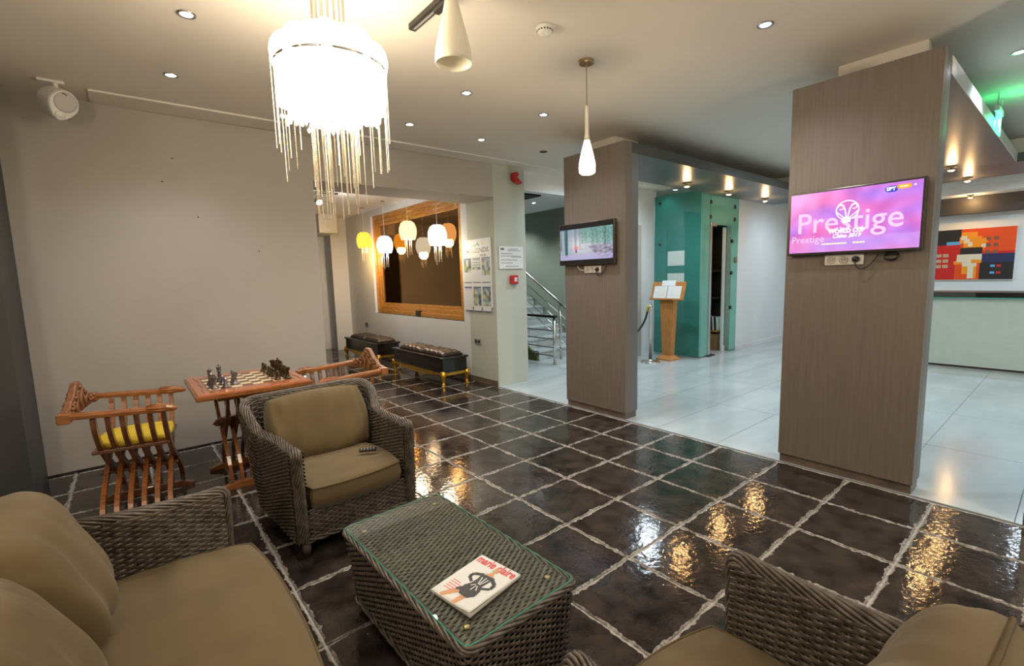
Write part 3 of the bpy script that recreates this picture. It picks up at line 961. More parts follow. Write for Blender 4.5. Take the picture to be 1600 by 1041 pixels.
_uz = Vector((0, 0, 1)); _uy = _uz.cross(_ux)
def pgM(u, v, z): 
    p = pg(u, v)
    return Matrix(((_ux.x, _uy.x, 0, p[0]), (_ux.y, _uy.y, 0, p[1]), (0, 0, 1, z), (0, 0, 0, 1)))
text('masthead', 'marie claire', .056, M['print_red'], cover, pgM(.5, .905, .0092), sx=.68, bold=.0012)
ink('figure_face', [[(.555, .86), (.57, .89), (.60, .89), (.615, .86), (.60, .80), (.57, .80)]], M['print_skin'], .0013)

# ---- remote control on the armchair cushion
rc = thing('remote_control', 'small black remote control on the armchair seat cushion', 'remote', (1.065, 2.745, .408), R_(-28))
MB().box(-.052, .052, -.020, .020, 0, .016).build('body', M['plastic_black'], rc, bevel=.005)
bmb = MB()
for i in range(5):
    for j in (-1, 0, 1): bmb.lathe([(.0042, .0155), (.0038, .018), (0, .0184)], 8, (-.036 + i * .018, j * .011, 0))
bmb.build('buttons', M['plastic_grey'], rc, smooth=True)

# ================================================================== CHESS SET
def sweep(pts, wx, wy):
    """flat bar along a path; wx along local x, wy across"""
    P, _ = resample(np.array(pts, float), .03)
    T = np.gradient(P, axis=0); T /= np.linalg.norm(T, axis=1)[:, None]
    X = np.tile([1.0, 0, 0], (len(P), 1)); B = np.cross(T, X); B /= np.linalg.norm(B, axis=1)[:, None]
    vs = []
    for p, b in zip(P, B):
        for sx, sb in ((-1, -1), (1, -1), (1, 1), (-1, 1)):
            vs.append(p + np.array([sx * wx / 2, 0, 0]) + b * sb * wy / 2)
    n = len(P)
    fs = [(i * 4 + k, i * 4 + (k + 1) % 4, i * 4 + 4 + (k + 1) % 4, i * 4 + 4 + k) for i in range(n - 1) for k in range(4)]
    fs += [(3, 2, 1, 0), tuple(range(4 * n - 4, 4 * n))]
    return MB().add(vs, fs)
def curve_pts(P, n=14):
    P = np.array(P, float); t = np.linspace(0, 1, n)
    k = len(P) - 1
    out = 0
    for i in range(k + 1):
        out = out + (math.comb(k, i) * (1 - t) ** (k - i) * t ** i)[:, None] * P[i]
    return out

def chess_chair(label, loc, rot, group):
    t = thing('folding_chair', label, 'chair', loc, rot, group)
    hy, za, L = .295, .715, .255
    for sy in (-1, 1):
        y = sy * hy
        prof = [(-.03, -.018), (.03, -.018), (.034, .004), (.022, .018), (-.022, .018), (-.034, .004)]
        m = MB()
        # armrest bar, dropping slightly to the front
        vs, fs = [], []
        st = [(-L, 1.0, .02), (-.05, 1.0, .008), (.10, 1.0, 0), (.14, 1.12, 0), (.18, 1.32, .002), (.215, 1.22, .002), (.245, .95, -.006), (.262, .5, -.012)]
        for x, k, dz in st:
            for py, pz in prof: vs.append((x, y + py * k * .8, za + dz + pz * k))
        n = len(prof)
        for i in range(len(st) - 1):
            for k in range(n): fs.append((i * n + k, i * n + (k + 1) % n, (i + 1) * n + (k + 1) % n, (i + 1) * n + k))
        fs += [tuple(range(n)), tuple(range((len(st) - 1) * n, len(st) * n))]
        a = m.add(vs, fs).build('armrest', M['wood'], t, bevel=.004)
        mm = MB()
        for k in range(7):
            ang = -PI * .1 + PI * 1.2 * k / 6
            mm.tube([(.115, y + .024 * math.cos(ang), za + .018 * math.sin(ang) + .002), (.16, y + .033 * math.cos(ang), za + .026 * math.sin(ang)), (.205, y + .033 * math.cos(ang), za + .024 * math.sin(ang))], .005, 5)
        mm.lathe([(0, -.018), (.012, -.012), (.014, 0), (.010, .010), (0, .014)], 8, (.252, y, za - .008), axis='x')
        mm.build('lion_head', M['wood'], a, smooth=True)
        MB().prism([(-.26, 0), (.26, 0), (.26, .022), (.18, .05), (-.18, .05), (-.26, .022)], 'y', y * .90 - .022, y * .90 + .022).build('foot_rail', M['wood_dark_shaded'], t, bevel=.003)
        for i in range(6):
            x = -.155 + i * .066 + (.033 if sy < 0 else 0) * .6
            c = curve_pts([(x, y, za - .012), (x, y * 1.0, .60), (x, y * .75, .46), (x, y * .25, .34), (x, -y * .55, .24), (x, -y * .95, .18), (x, -y * .90, .045)])
            sweep(c, .025, .034).build('slat', M['wood'] if sy > 0 else M['wood_dark_shaded'], t)  # one slat set darker: shade put into its wood colour
    for sy in (-1, 1): MB().tube([(-.19, sy * .03, .285), (.21, sy * .03, .285)], .007, 6).build('pivot_rod', M['wood_dark_shaded'], t)
    MB().box(-.18, .20, -.215, .215, .465, .485).build('seat', M['wood_dark_shaded'], t, bevel=.003)
    m, top, mid = cushion_mesh('c', .38, .38, .03, .018, 11, .001, .1, 14, 14)
    m.build('seat_pad', M['yellow'], t, smooth=True, M4=Matrix.Translation((.01, 0, .503)))
    # carved back: stepped pyramid outline with interlaced relief
    poly = [(-.30, .70), (.30, .70), (.31, .735), (.27, .765), (.21, .765), (.17, .80), (.12, .815), (.08, .85), (.03, .885), (-.03, .885), (-.08, .85), (-.12, .815), (-.17, .80), (-.21, .765), (-.27, .765), (-.31, .735)]
    b = MB().prism(poly, 'x', -L - .022, -L + .012).build('carved_back', M['carve'], t, bevel=.005)
    mm = MB()
    rr = random.Random(5)
    for k in range(11):
        yy = -.24 + .48 * k / 10
        hgt = .71 + (.15 * (1 - abs(yy) / .3))
        for face in (-L + .014, -L - .024):
            d = 1 if k % 2 else -1
            mm.tube([(face, yy - .035 * d, .715), (face, yy, (.715 + hgt) / 2), (face, yy + .035 * d, hgt - .01)], .009, 5)
            mm.lathe([(0, -.012), (.014, -.004), (.012, .008), (0, .012)], 7, (face, yy, hgt - .01), axis='x')
    mm.build('carving', M['carve'], b, smooth=True)
    for sy in (-1, 1): MB().box(-L - .03, -L + .03, sy * hy - .034, sy * hy + .034, za - .018, za + .042).build('back_post', M['wood'], t, bevel=.008)
    return t
chess_chair('carved folding chair with yellow seat pad, left of the chess table', (-.035, 3.85, 0), R_(-9), 'chess chairs')
chess_chair('carved folding chair half hidden behind the wicker armchair', (1.29, 3.84, 0), R_(180), 'chess chairs')

ct = thing('chess_table', 'orange wooden folding chess table with inlaid board', 'table', (.652, 4.02, 0), 0)
TH = .735
tx, ty = .352, .395
top = MB().box(-tx, tx, -ty, ty, TH - .022, TH).build('tabletop', M['redwood'], ct, bevel=.006)
mb = MB()
for (x0, x1, y0, y1) in ((-tx - .012, tx + .012, -ty - .012, -ty + .008), (-tx - .012, tx + .012, ty - .008, ty + .012), (-tx - .012, -tx + .008, -ty, ty), (tx - .008, tx + .012, -ty, ty)):
    mb.box(x0, x1, y0, y1, TH - .042, TH - .008)
mb.build('edge_moulding', M['wood'], ct, bevel=.007)
SQ = .0675
sqm = [MB().box(-SQ / 2, SQ / 2, -SQ / 2, SQ / 2, 0, .0012).build('board_square', M[k], top) for k in ('square_light', 'square_dark')]
used = [False, False]
for i in range(8):
    for j in range(8):
        c = (i + j) % 2
        if not used[c]: o = sqm[c]; used[c] = True
        else:
            o = sqm[c].copy(); COL.objects.link(o); o.parent = top
        o.location = ((i - 3.5) * SQ, (j - 3.5) * SQ, TH)
MB().box(-SQ * 4 - .006, SQ * 4 + .006, -SQ * 4 - .006, SQ * 4 + .006, TH, TH + .0006).build('board_border', M['square_dark'], top)
mb = MB()
for sx in (-1, 1): 
    mb.tube([(sx * .31, -.33, TH + .001), (sx * .31, -.20, TH + .001), (sx * .295, -.1, TH + .001), (sx * .31, 0, TH + .001), (sx * .295, .1, TH + .001), (sx * .31, .33, TH + .001)], .002, 4)
mb.build('scroll_inlay', M['square_dark'], top)
for sy in (-1, 1):
    MB().box(-.23, .23, sy * .25 - .025, sy * .25 + .025, TH - .085, TH - .042).build('top_rail', M['wood'], ct, bevel=.004)
    MB().prism([(-.27, 0), (.27, 0), (.27, .022), (.18, .048), (-.18, .048), (-.27, .022)], 'y', sy * .25 - .025, sy * .25 + .025).build('foot_rail', M['wood'], ct, bevel=.003)
    for i in range(6):
        x = -.19 + i * .066 + (.02 if sy < 0 else 0)
        c = curve_pts([(x, sy * .25, TH - .06), (x, sy * .25, .55), (x, sy * .12, .46), (x, -sy * .10, .26), (x, -sy * .25, .22), (x, -sy * .25, .04)])
        sweep(c, .022, .034).build('slat', M['wood'] if sy > 0 else M['wood_dark_shaded'], ct)  # table slats likewise: shaded set painted in the darker wood
mb = MB().box(-.20, .20, -.02, .02, .40, .47)
for k in range(6): mb.lathe([(0, -.03), (.02, -.01), (.012, .012), (0, .03)], 6, (-.21 - .004 * (k % 2), (k - 2.5) * .012, .435 + .012 * math.sin(k)), axis='x')
mb.build('carved_stretcher', M['wood_dark_shaded'], ct)

def piece_mesh(kind):
    H = {'pawn': .050, 'rook': .060, 'knight': .066, 'bishop': .072, 'queen': .082, 'king': .092}[kind]
    m = MB()
    b = [(.017, 0), (.017, .006), (.014, .009), (.012, .014), (.009, .022)]
    if kind == 'pawn': m.lathe(b + [(.007, .032), (.011, .034), (.007, .037), (.010, .043), (.006, H), (0, H + .002)], 10)
    elif kind == 'rook': m.lathe(b + [(.009, .044), (.014, .047), (.014, H), (.009, H), (.008, H - .005), (0, H - .005)], 10)
    elif kind == 'knight':
        m.lathe(b + [(.008, .030), (0, .032)], 10)
        m.prism([(-.008, .026), (.010, .026), (.008, .042), (.016, .050), (.014, .056), (.002, .066), (-.010, .056), (-.012, .040)], 'y', -.006, .006)
    elif kind == 'bishop': m.lathe(b + [(.007, .044), (.012, .048), (.007, .052), (.010, .060), (.004, .069), (.003, H), (0, H)], 10)
    elif kind == 'queen': m.lathe(b + [(.008, .054), (.013, .058), (.008, .062), (.013, .076), (.008, .077), (.003, H), (0, H)], 10)
    else:
        m.lathe(b + [(.008, .056), (.013, .060), (.009, .064), (.013, .078), (.004, .081), (0, .082)], 10)
        m.box(-.002, .002, -.002, .002, .080, H).box(-.006, .006, -.0015, .0015, .085, .089)
    return m
PC = {}
def piece(kind, metal, i, j, setlab):
    key = (kind, metal)
    if key not in PC:
        o = piece_mesh(kind).build('chess_' + kind, M[metal], None, smooth=False); PC[key] = o.data
    else: o = link('chess_' + kind, PC[key])
    o.location = (.652 + (i - 3.5) * SQ, 4.02 + (j - 3.5) * SQ, TH + .0012)
    o.rotation_euler = (0, 0, random.uniform(-.3, .3) + (PI if metal == 'bronze' else 0))
    o.scale = (1.4, 1.4, 1.4)
    tag(o, setlab.format(kind), 'chess piece', ('pewter' if metal == 'pewter' else 'bronze') + ' chess ' + kind + 's')
order = ['rook', 'knight', 'bishop', 'queen', 'king', 'bishop', 'knight', 'rook']
for j in range(8):
    piece(order[j], 'bronze', 7, j, 'dark bronze chess {} on the ' + ('wall' if j > 3 else 'armchair') + ' side of the board end nearest the alcove')
    if j not in (1, 5): piece('pawn', 'bronze', 6, j, 'dark bronze chess {}, ' + {7: 'first', 6: 'second', 4: 'third', 3: 'fourth', 2: 'fifth', 0: 'sixth'}[j] + ' from the wall in its row')
for (k, i, j) in (('rook', 0, 0), ('knight', 0, 1), ('bishop', 0, 2), ('queen', 0, 3), ('pawn', 1, 0), ('pawn', 1, 2), ('bishop', 2, 2), ('knight', 2, 1), ('king', 1, 4)):
    piece(k, 'pewter', i, j, 'silvery pewter chess {} ' + ['on the first rank', 'on the second rank', 'on the third rank'][i] + (' near the wall' if j > 1 else ' near the armchair'))

# ================================================================== BENCHES IN THE ALCOVE
def bench(label, y0, y1):
    t = thing('storage_bench', label, 'bench', (3.40, (y0 + y1) / 2, 0), 0, 'black and gold benches')
    h = (y1 - y0) / 2; w = .215
    MB().box(-w + .02, w - .02, -h + .02, h - .02, .20, .385).build('box', M['black'], t, bevel=.006)
    MB().box(-w, w, -h, h, .365, .395).build('lid', M['black'], t, bevel=.006)
    MB().box(-w, w, -h, h, .185, .205).build('plinth', M['black'], t, bevel=.005)
    n = 20
    for sx in (-1, 1):
        poly = [(-h + .08, .185)] + [(-h + .08 + (2 * h - .16) * k / n, .155 - .045 * math.sin(PI * k / n)) for k in range(n + 1)] + [(h - .08, .185)]
        MB().prism(poly, 'x', sx * (w - .02) - .012, sx * (w - .02) + .012).build('apron', M['gold'], t)
    for sy in (-1, 1):
        MB().box(-w + .05, w - .05, sy * (h - .02) - .012, sy * (h - .02) + .012, .145, .185).build('end_apron', M['gold'], t)
    for sx in (-1, 1):
        for sy in (-1, 1):
            cx, cy = sx * (w - .035), sy * (h - .035)
            P = curve_pts([(cx, cy, .185), (cx + sx * .03, cy + sy * .03, .14), (cx - sx * .01, cy - sy * .01, .07), (cx + sx * .012, cy + sy * .012, .012)], 12)
            rad = np.interp(np.linspace(0, 1, 12), [0, .25, .7, .9, 1], [.048, .050, .022, .026, .030])
            m = MB(); v, q = tube_np(P, rad, 10); m.add(v.tolist(), [tuple(x) for x in q.tolist()] + [tuple(range(10)), tuple(range(110, 120))])
            m.lathe([(.030, 0), (.034, .008), (.026, .02)], 10, (cx + sx * .012, cy + sy * .012, 0))
            m.build('leg', M['gold'], t, smooth=True)
    return t
def tufted(label, y0, y1):
    nx, ny = 16, 30
    w, h = .165, (y1 - y0) / 2
    vs, fs = [], []
    for j in range(ny + 1):
        for i in range(nx + 1):
            x, y = -1 + 2 * i / nx, -1 + 2 * j / ny
            e = max(0, (1 - x ** 6) * (1 - y ** 8)) ** .5
            tuft = abs(math.cos(x * PI * 1.5)) * abs(math.cos(y * PI * 2.5))
            vs.append((x * w, y * h, .012 + .040 * e + .022 * e * (abs(math.sin(x * PI * 1.5 + PI / 2)) * .5 + abs(math.sin(y * PI * 2.5)) * .8 - .5)))
    n = len(vs)
    vs += [(p[0], p[1], 0) for p in vs]
    for j in range(ny):
        for i in range(nx):
            p = j * (nx + 1) + i
            fs.append((p, p + 1, p + nx + 2, p + nx + 1)); fs.append((n + p, n + p + nx + 1, n + p + nx + 2, n + p + 1))
    per = list(range(nx)) + [j * (nx + 1) + nx for j in range(ny)] + [ny * (nx + 1) + i for i in range(nx, 0, -1)] + [j * (nx + 1) for j in range(ny, 0, -1)]
    for a, b in zip(per, per[1:] + per[:1]): fs.append((a, n + a, n + b, b))
    o = MB().add(vs, fs).build('tufted_cushion', M['leather'], None, smooth=True)
    o.location = (3.42, (y0 + y1) / 2, .3955)
    tag(o, label, 'cushion', 'tufted bench cushions')
bench('black bench on gold legs under the notice boards, nearer of two', 5.40, 6.93)
bench('black bench on gold legs deeper in the alcove, farther of two', 7.50, 9.03)
tufted('brown tufted cushion on near bench, end towards the white hall', 5.50, 6.15)
tufted('brown tufted cushion on near bench, end towards the far bench', 6.16, 6.80)
tufted('brown tufted cushion on far bench, end towards the near bench', 7.62, 8.26)
tufted('brown tufted cushion on far bench, end towards the dark door', 8.27, 8.90)

# ================================================================== LAMPS
# ---- chandelier
CX, CY = .885, 2.426
ch = thing('chandelier', 'blazing white crystal chandelier with long hanging bead chains', 'chandelier', (CX, CY, CEIL))
MB().lathe([(.10, 0), (.10, -.02), (.085, -.03), (0, -.03)], 24).build('ceiling_rose', M['steel'], ch, smooth=False)
zt, zbm = 2.60 - CEIL, 2.265 - CEIL
MB().tube([(.255 * math.cos(a), .255 * math.sin(a), zt - .12) for a in np.linspace(0, 2 * PI, 49)], .008, 6).build('ring', M['steel'], ch, smooth=True)
MB().tube([(.11 * math.cos(a), .11 * math.sin(a), zt - .03) for a in np.linspace(0, 2 * PI, 33)], .006, 6).build('ring', M['steel'], ch, smooth=True)
for k in range(3):
    a = k * 2 * PI / 3
    MB().tube([(.255 * math.cos(a), .255 * math.sin(a), zt - .12), (-.255 * math.cos(a + .3), -.255 * math.sin(a + .3), zt - .12)], .005, 5).build('spoke', M['steel'], ch)
MB().lathe([(.03, zt + .052), (.165, zt + .036), (.175, zt + .030), (.165, zt + .028), (.03, zt + .044)], 32).build('light_block_plate', M['steel'], ch, smooth=True)  # unseen plate added to keep the lobes' light off the ceiling
# scalloped glowing lobes: vertical crystal cylinders with domed tops
lobe = MB().lathe([(.020, 0), (.052, .012), (.056, .05), (.062, .18), (.074, .24), (.076, .265), (.068, .300), (.050, .330), (.026, .347), (0, .352)], 18)
lo = None
for k in range(9):
    a = k * 2 * PI / 9 + .12
    if lo is None: lo = lobe.build('crystal_lobe', M['shade_glow'], ch, smooth=True); o = lo
    else:
        o = lo.copy(); COL.objects.link(o); o.parent = ch
    o.location = (.196 * math.cos(a), .196 * math.sin(a), zbm + random.uniform(-.01, .01))
lb2 = MB().lathe([(.02, 0), (.05, .012), (.055, .05), (.06, .22), (.05, .26), (0, .27)], 16)
l2 = None
for k in range(4):
    a = k * PI / 2
    if l2 is None: l2 = lb2.build('inner_crystal', M['shade_glow'], ch, smooth=True); o = l2
    else:
        o = l2.copy(); COL.objects.link(o); o.parent = ch
    o.location = (.08 * math.cos(a), .08 * math.sin(a), zbm - .05)
def chain_mesh(L):
    n = int(L / .009)
    prof = []
    for i in range(n):
        z = -i * .009
        prof += [(.0009, z), (.0033, z - .0030), (.0033, z - .0060)]
    prof.append((.0009, -n * .009))
    m = MB().lathe(prof[::-1], 5)
    return m
chm = {}
def chain(x, y, z, L, name='bead_chain'):
    L = round(L / .06) * .06
    if L not in chm: o = chain_mesh(L).build(name, M['chain'], ch, smooth=True); chm[L] = o.data
    else: o = link(name, chm[L], ch)
    o.location = (x, y, z)
cr = random.Random(12)
for k in range(26):      # outer ring of shorter chains
    a = 2 * PI * k / 26 + cr.uniform(-.06, .06)
    r = cr.uniform(.255, .272)
    chain(r * math.cos(a), r * math.sin(a), zt - .10, cr.choice([.36, .42, .48, .54]))
for k in range(34):      # inner bundle of long chains
    a = cr.uniform(0, 2 * PI); r = .135 * math.sqrt(cr.uniform(.15, 1))
    chain(r * math.cos(a), r * math.sin(a), zbm + .05, cr.choice([.36, .42, .48, .54, .54]))
for k in range(16):      # chains going up to the ceiling rose
    a = 2 * PI * k / 16
    r = .075
    chain(r * math.cos(a), r * math.sin(a), -.028, .24, 'suspension_chain')
rv = MB()
for k in range(40):
    a = cr.uniform(0, 2 * PI); r = cr.uniform(.15, .25)
    rv.lathe([(0, -.014), (.008, -.004), (.008, .004), (0, .014)], 6, (r * math.cos(a), r * math.sin(a), zbm - cr.uniform(.0, .03)))
rv.build('crystal_drops', M['shade_glow'], ch)['kind'] = 'stuff'

# ---- recessed downlights
def downlight(x, y, label, led='led_white', power=None, col=(1, .95, .86), z=CEIL, on=True, group='recessed ceiling downlights', spot=2.2):
    t = thing('downlight', label, 'ceiling light', (x, y, z), 0, group)
    MB().lathe([(.030, -.001), (.046, -.001), (.044, -.006), (.032, -.006), (.030, -.001)], 20).build('trim_ring', M['steel'] if on else M['dark_steel'], t, smooth=True)
    MB().lathe([(.031, -.0012), (.029, -.0035), (0, -.0045)], 16).build('lens', M[led] if on else M['plastic_black'], t, smooth=True)
    if on: point_light('bulb_light', (0, 0, -.02), power or L_DOWN, col, .03, t, 'SPOT', spot, .8)
downlight(.395, 3.16, 'recessed downlight nearest the top left picture edge', 'led_white')
downlight(.385, 4.10, 'bluish recessed downlight near the white speaker', 'led_blue', col=(.85, .87, 1))
downlight(2.214, 3.193, 'recessed downlight below the cone pendant', 'led_cool')
downlight(2.20, 4.12, 'recessed downlight just right of the chandelier chains', 'led_white')
downlight(3.054, 3.21, 'bluish recessed downlight left of the lit pendant', 'led_blue', col=(.85, .87, 1))
downlight(3.04, 4.144, 'recessed downlight above the red alarm bell wall', 'led_cool')
downlight(3.074, 1.32, 'recessed downlight left of the pink-television column', 'led_blue', col=(.88, .9, 1))
downlight(3.922, 4.135, 'unlit dark recessed downlight beside the forest-television column', on=False)
downlight(4.905, .412, 'large bright downlight at the top right picture edge', 'led_cool', L_COOL, (.70, .88, 1))
for (x, y) in ((-1.4, -.6), (1.9, -1.6)):  # unseen downlights added to fill the lounge with light
    downlight(x, y, 'added fill downlight behind the camera position', 'led_white', col=(1, .93, .82), group='added fill downlights behind the camera')
for (x, y) in ((5.3, -1.0), (7.2, -.9), (5.6, 1.65), (6.9, 2.12)):  # added out of view to light the white hall
    downlight(x, y, 'added cool fill downlight over the white hall', 'led_cool', L_COOL, (.70, .88, 1), group='added hall fill downlights', spot=2.9)
for (x, y) in ((5.15, 4.2), (6.15, 4.2), (9.6, 2.9), (11.6, 3.0), (10.2, .3), (10.2, -1.2)):  # more added lamps, kept out of sight, to brighten the hall walls
    downlight(x, y, 'added cool fill downlight hidden behind the columns', 'led_cool', L_COOL * 1.35, (.70, .88, 1), group='added hidden hall fill downlights', spot=2.9)
downlight(7.62, 4.7, 'small downlight inside the teal glass closet', 'led_cool', 9, (.80, .95, 1))
downlight(6.0, 7.6, 'small downlight at the top of the staircase', 'led_cool', 60, (.9, .97, .92), z=2.75)
downlight(5.753, 6.337, 'small downlight above the staircase opening', 'led_cool', 45, (.9, .97, .92), z=2.75)

# ---- canopy spots
def canopy_spot(x, y, label, z=2.592):
    t = thing('canopy_spot', label, 'spotlight', (x, y, z), 0, 'warm canopy spotlights')
    MB().lathe([(.045, 0), (.045, -.012), (.012, -.016), (.012, -.030), (.034, -.034), (.040, -.048), (.036, -.050), (.030, -.040)], 16).build('housing', M['brass'], t, smooth=True)
    MB().lathe([(.030, -.046), (.020, -.056), (0, -.060)], 12).build('bulb', M['lamp_warm'], t, smooth=True)
    point_light('bulb_light', (0, 0, -.075), L_BEAM, (1, .62, .28), .03, t)
canopy_spot(5.71, 3.36, 'warm canopy spotlight nearest the forest-television column')
canopy_spot(6.83, 3.36, 'warm canopy spotlight in front of the teal glass closet')
canopy_spot(8.03, 3.36, 'warm canopy spotlight just left of the pink television')
canopy_spot(7.56, 1.10, 'warm canopy spotlight right of the pink-television column, nearer')
canopy_spot(8.72, 1.10, 'warm canopy spotlight right of the pink-television column, farther')
canopy_spot(11.2, 1.36, 'warm spotlight over the painting wall', z=2.62)

# ---- globe lamps added behind the camera to even out the lounge light
def globe(x, y, z, label, power):
    t = thing('fill_globe_lamp', label, 'pendant lamp', (x, y, CEIL), 0, 'added fill globes behind the camera')
    MB().lathe([(.05, 0), (.05, -.02), (0, -.025)], 18).build('ceiling_plate', M['brass'], t)
    MB().tube([(0, 0, -.02), (0, 0, z - CEIL + .13)], .005, 6).build('cord', M['brass'], t)
    MB().lathe([(0, -.14)] + [(.14 * math.sin(a), -.14 * math.cos(a)) for a in np.linspace(.2, PI - .2, 12)] + [(0, .14)], 20, (0, 0, z - CEIL)).build('globe', M['fill_globe'], t, smooth=True)
    point_light('bulb_light', (0, 0, z - CEIL - .16), power, (1, .86, .66), .14, t)
globe(-1.2, .5, 2.15, 'added fill globe lamp left of the camera', L_FILL_GLOBE * .85)
globe(2.6, -1.7, 2.15, 'added fill globe lamp right of the camera', L_FILL_GLOBE * 1.5)

# ---- lit teardrop pendant
pn = thing('pendant_lamp', 'lit white teardrop pendant hanging before the forest-television column', 'pendant lamp', (2.565, 2.266, CEIL))
MB().lathe([(.052, 0), (.052, -.018), (.046, -.022), (0, -.022)], 24).build('ceiling_plate', M['brass'], pn)
MB().tube([(0, 0, -.02), (0, 0, -.30)], .004, 6).build('rod', M['brass'], pn)
MB().lathe([(.011, -.29), (.013, -.32), (.014, -.48), (.020, -.52)], 16).build('neck', M['opal'], pn, smooth=True)
MB().lathe([(.017, -.515), (.024, -.54), (.040, -.60), (.053, -.66), (.058, -.70), (.054, -.735), (.040, -.745), (0, -.747)], 24).build('shade', M['lamp_pend'], pn, smooth=True)
point_light('bulb_light', (0, 0, -.80), L_PEND, (1, .80, .52), .05, pn)

# ---- unlit cone pendant with its track
pc = thing('cone_pendant', 'unlit cream cone pendant hanging from the black ceiling track', 'pendant lamp', (1.385, 2.10, CEIL))
prof = [(.030, -.055), (.034, -.08), (.052, -.16), (.074, -.24), (.088, -.30), (.0935, -.345), (.092, -.372)]
MB().lathe(prof + [(.0895, -.372), (.0905, -.345), (.084, -.30), (.070, -.24), (.048, -.16), (.028, -.07)], 32).build('shade', M['opal'], pc, smooth=True)
MB().tube([(0, 0, -.03), (0, 0, -.08)], .012, 8).build('stem', M['dark_steel'], pc)
tr = thing('ceiling_track', 'black ceiling lighting track behind the cone pendant', 'track', (1.405, 1.62, CEIL))
MB().box(-.022, .022, -.95, .93, -.036, 0).build('rail', M['dark_steel'], tr, bevel=.006)
MB().box(-.006, .006, -.95, .90, -.0375, -.030).build('groove', M['plastic_grey'], tr)
MB().box(-.018, .018, .52, .66, -.060, -.036).build('adapter', M['dark_steel'], tr, bevel=.004)
MB().tube([(.02, .60, -.05), (.03, .58, -.16)], .012, 8).build('spot_arm', M['dark_steel'], tr)

# ---- ceiling smoke detector
sd = thing('smoke_detector', 'cream round smoke detector on the ceiling', 'smoke detector', (2.036, 2.116, CEIL))
MB().lathe([(.052, 0), (.052, -.014), (.046, -.020), (.044, -.030), (.030, -.046), (0, -.050)], 28).build('body', M['plastic_white'], sd, smooth=True)
mb = MB()
for k in range(16):
    a = 2 * PI * k / 16
    mb.box(-.004, .004, -.0012, .0012, -.030, -.022)
    for i in range(len(mb.v) - 8, len(mb.v)):
        x, y, z = mb.v[i]; y -= .0452
        mb.v[i] = (x * math.cos(a) - y * math.sin(a), x * math.sin(a) + y * math.cos(a), z)
mb.build('vents', M['plastic_black'], sd)

# ---- ceiling speaker by the left wall
sp = thing('wall_speaker', 'white oval loudspeaker hung from the ceiling at the left wall', 'speaker', (-.26, 4.66, CEIL))
MB().box(-.07, .07, -.022, .022, -.018, 0).build('bracket', M['plastic_white'], sp, bevel=.006)
MB().tube([(.02, 0, -.01), (.03, 0, -.07)], .014, 8).build('bracket_arm', M['plastic_white'], sp)
dirv = (Vector((1.6, 1.6, 1.2)) - Vector((-.23, 4.66, 2.72))).normalized()
rx = dirv.cross(Vector((0, 0, 1))).normalized(); uz = rx.cross(dirv)
tl = 0.22
rx2 = rx * math.cos(tl) + uz * math.sin(tl); uz2 = -rx * math.sin(tl) + uz * math.cos(tl)
SM = Matrix(((rx2.x, uz2.x, dirv.x, .035), (rx2.y, uz2.y, dirv.y, -.02), (rx2.z, uz2.z, dirv.z, -.155), (0, 0, 0, 1)))
def egg(k, z):
    out = []
    for i in range(32):
        a = 2 * PI * i / 32
        r = 1.0
        x, y = .088 * math.cos(a), .100 * math.sin(a)
        if y < 0: x *= 1 - .35 * (abs(y) / .100) ** 1.5; y *= 1.12
        out.append((-x * k, y * k, z))
    return out
mb = MB(); L = [egg(.72, -.13), egg(.93, -.10), egg(1.0, -.03), egg(1.0, .035), egg(.95, .05)]
vs = sum(L, []); fs = [tuple(range(31, -1, -1)), tuple(range(128, 160))]
for i in range(4):
    for k in range(32): fs.append((i * 32 + k, i * 32 + (k + 1) % 32, (i + 1) * 32 + (k + 1) % 32, (i + 1) * 32 + k))
mb.add(vs, fs).build('cabinet', M['plastic_white'], sp, smooth=False, M4=SM, bevel=.006)
MB().lathe([(.068, .050), (.066, .056), (.05, .058), (.02, .054), (0, .054)], 28, (0, .022, 0)).build('woofer', M['speaker_grille'], sp, smooth=True, M4=SM)
MB().lathe([(.032, .050), (.030, .055), (.022, .053), (.020, .056), (.010, .054), (.008, .060), (0, .061)], 20, (0, -.075, 0)).build('tweeter', M['plastic_white'], sp, smooth=True, M4=SM)
MB().box(.012, .042, .068, .074, .056, .0595).build('badge', M['plastic_black'], sp, M4=SM)

# ---- alcove pendants
def alcove_lamp(y, z, body, hot, label, warm, power):
    t = thing('alcove_pendant', label, 'pendant lamp', (3.48, y, 2.78), 0, 'ribbed alcove pendants')
    c = z - 2.78
    MB().tube([(0, 0, 0), (0, 0, c + .14)], .003, 5).build('cord', M['plastic_white'], t)
    MB().lathe([(.03, 0), (.03, -.015), (0, -.02)], 14).build('ceiling_cup', M['brass'], t)
    m = MB().lathe([(.05, .13), (.095, .10), (.118, .04), (.122, -.02), (.115, -.08), (.098, -.125), (.088, -.12), (.10, -.03), (.09, .06), (.05, .12)], 22, (0, 0, c))
    sh = m.build('shade', M[body], t, smooth=True)
    rib = MB()
    for k in range(18):
        a = 2 * PI * k / 18
        rib.tube([(r * math.cos(a), r * math.sin(a), c + zz) for r, zz in ((.052, .135), (.100, .10), (.125, .03), (.128, -.03), (.118, -.09), (.098, -.145))], .008, 5)
    rib.build('ribs', M[body], sh, smooth=True)['kind'] = 'stuff'
    MB().lathe([(0, -.075), (.035, -.05), (.04, -.01), (.02, .03), (0, .04)], 12, (0, 0, c)).build('bulb', M[hot], t, smooth=True)
    mb = MB()
    for k in range(8):
        a = 2 * PI * k / 8
        mb.tube([(.05 * math.cos(a), .05 * math.sin(a), c - .11), (.05 * math.cos(a), .05 * math.sin(a), c - .34 - .04 * (k % 3))], .0025, 4)
    mb.build('fringe', M['chain'], t)
    point_light('bulb_light', (0, 0, c - .17), power, warm, .08, t)
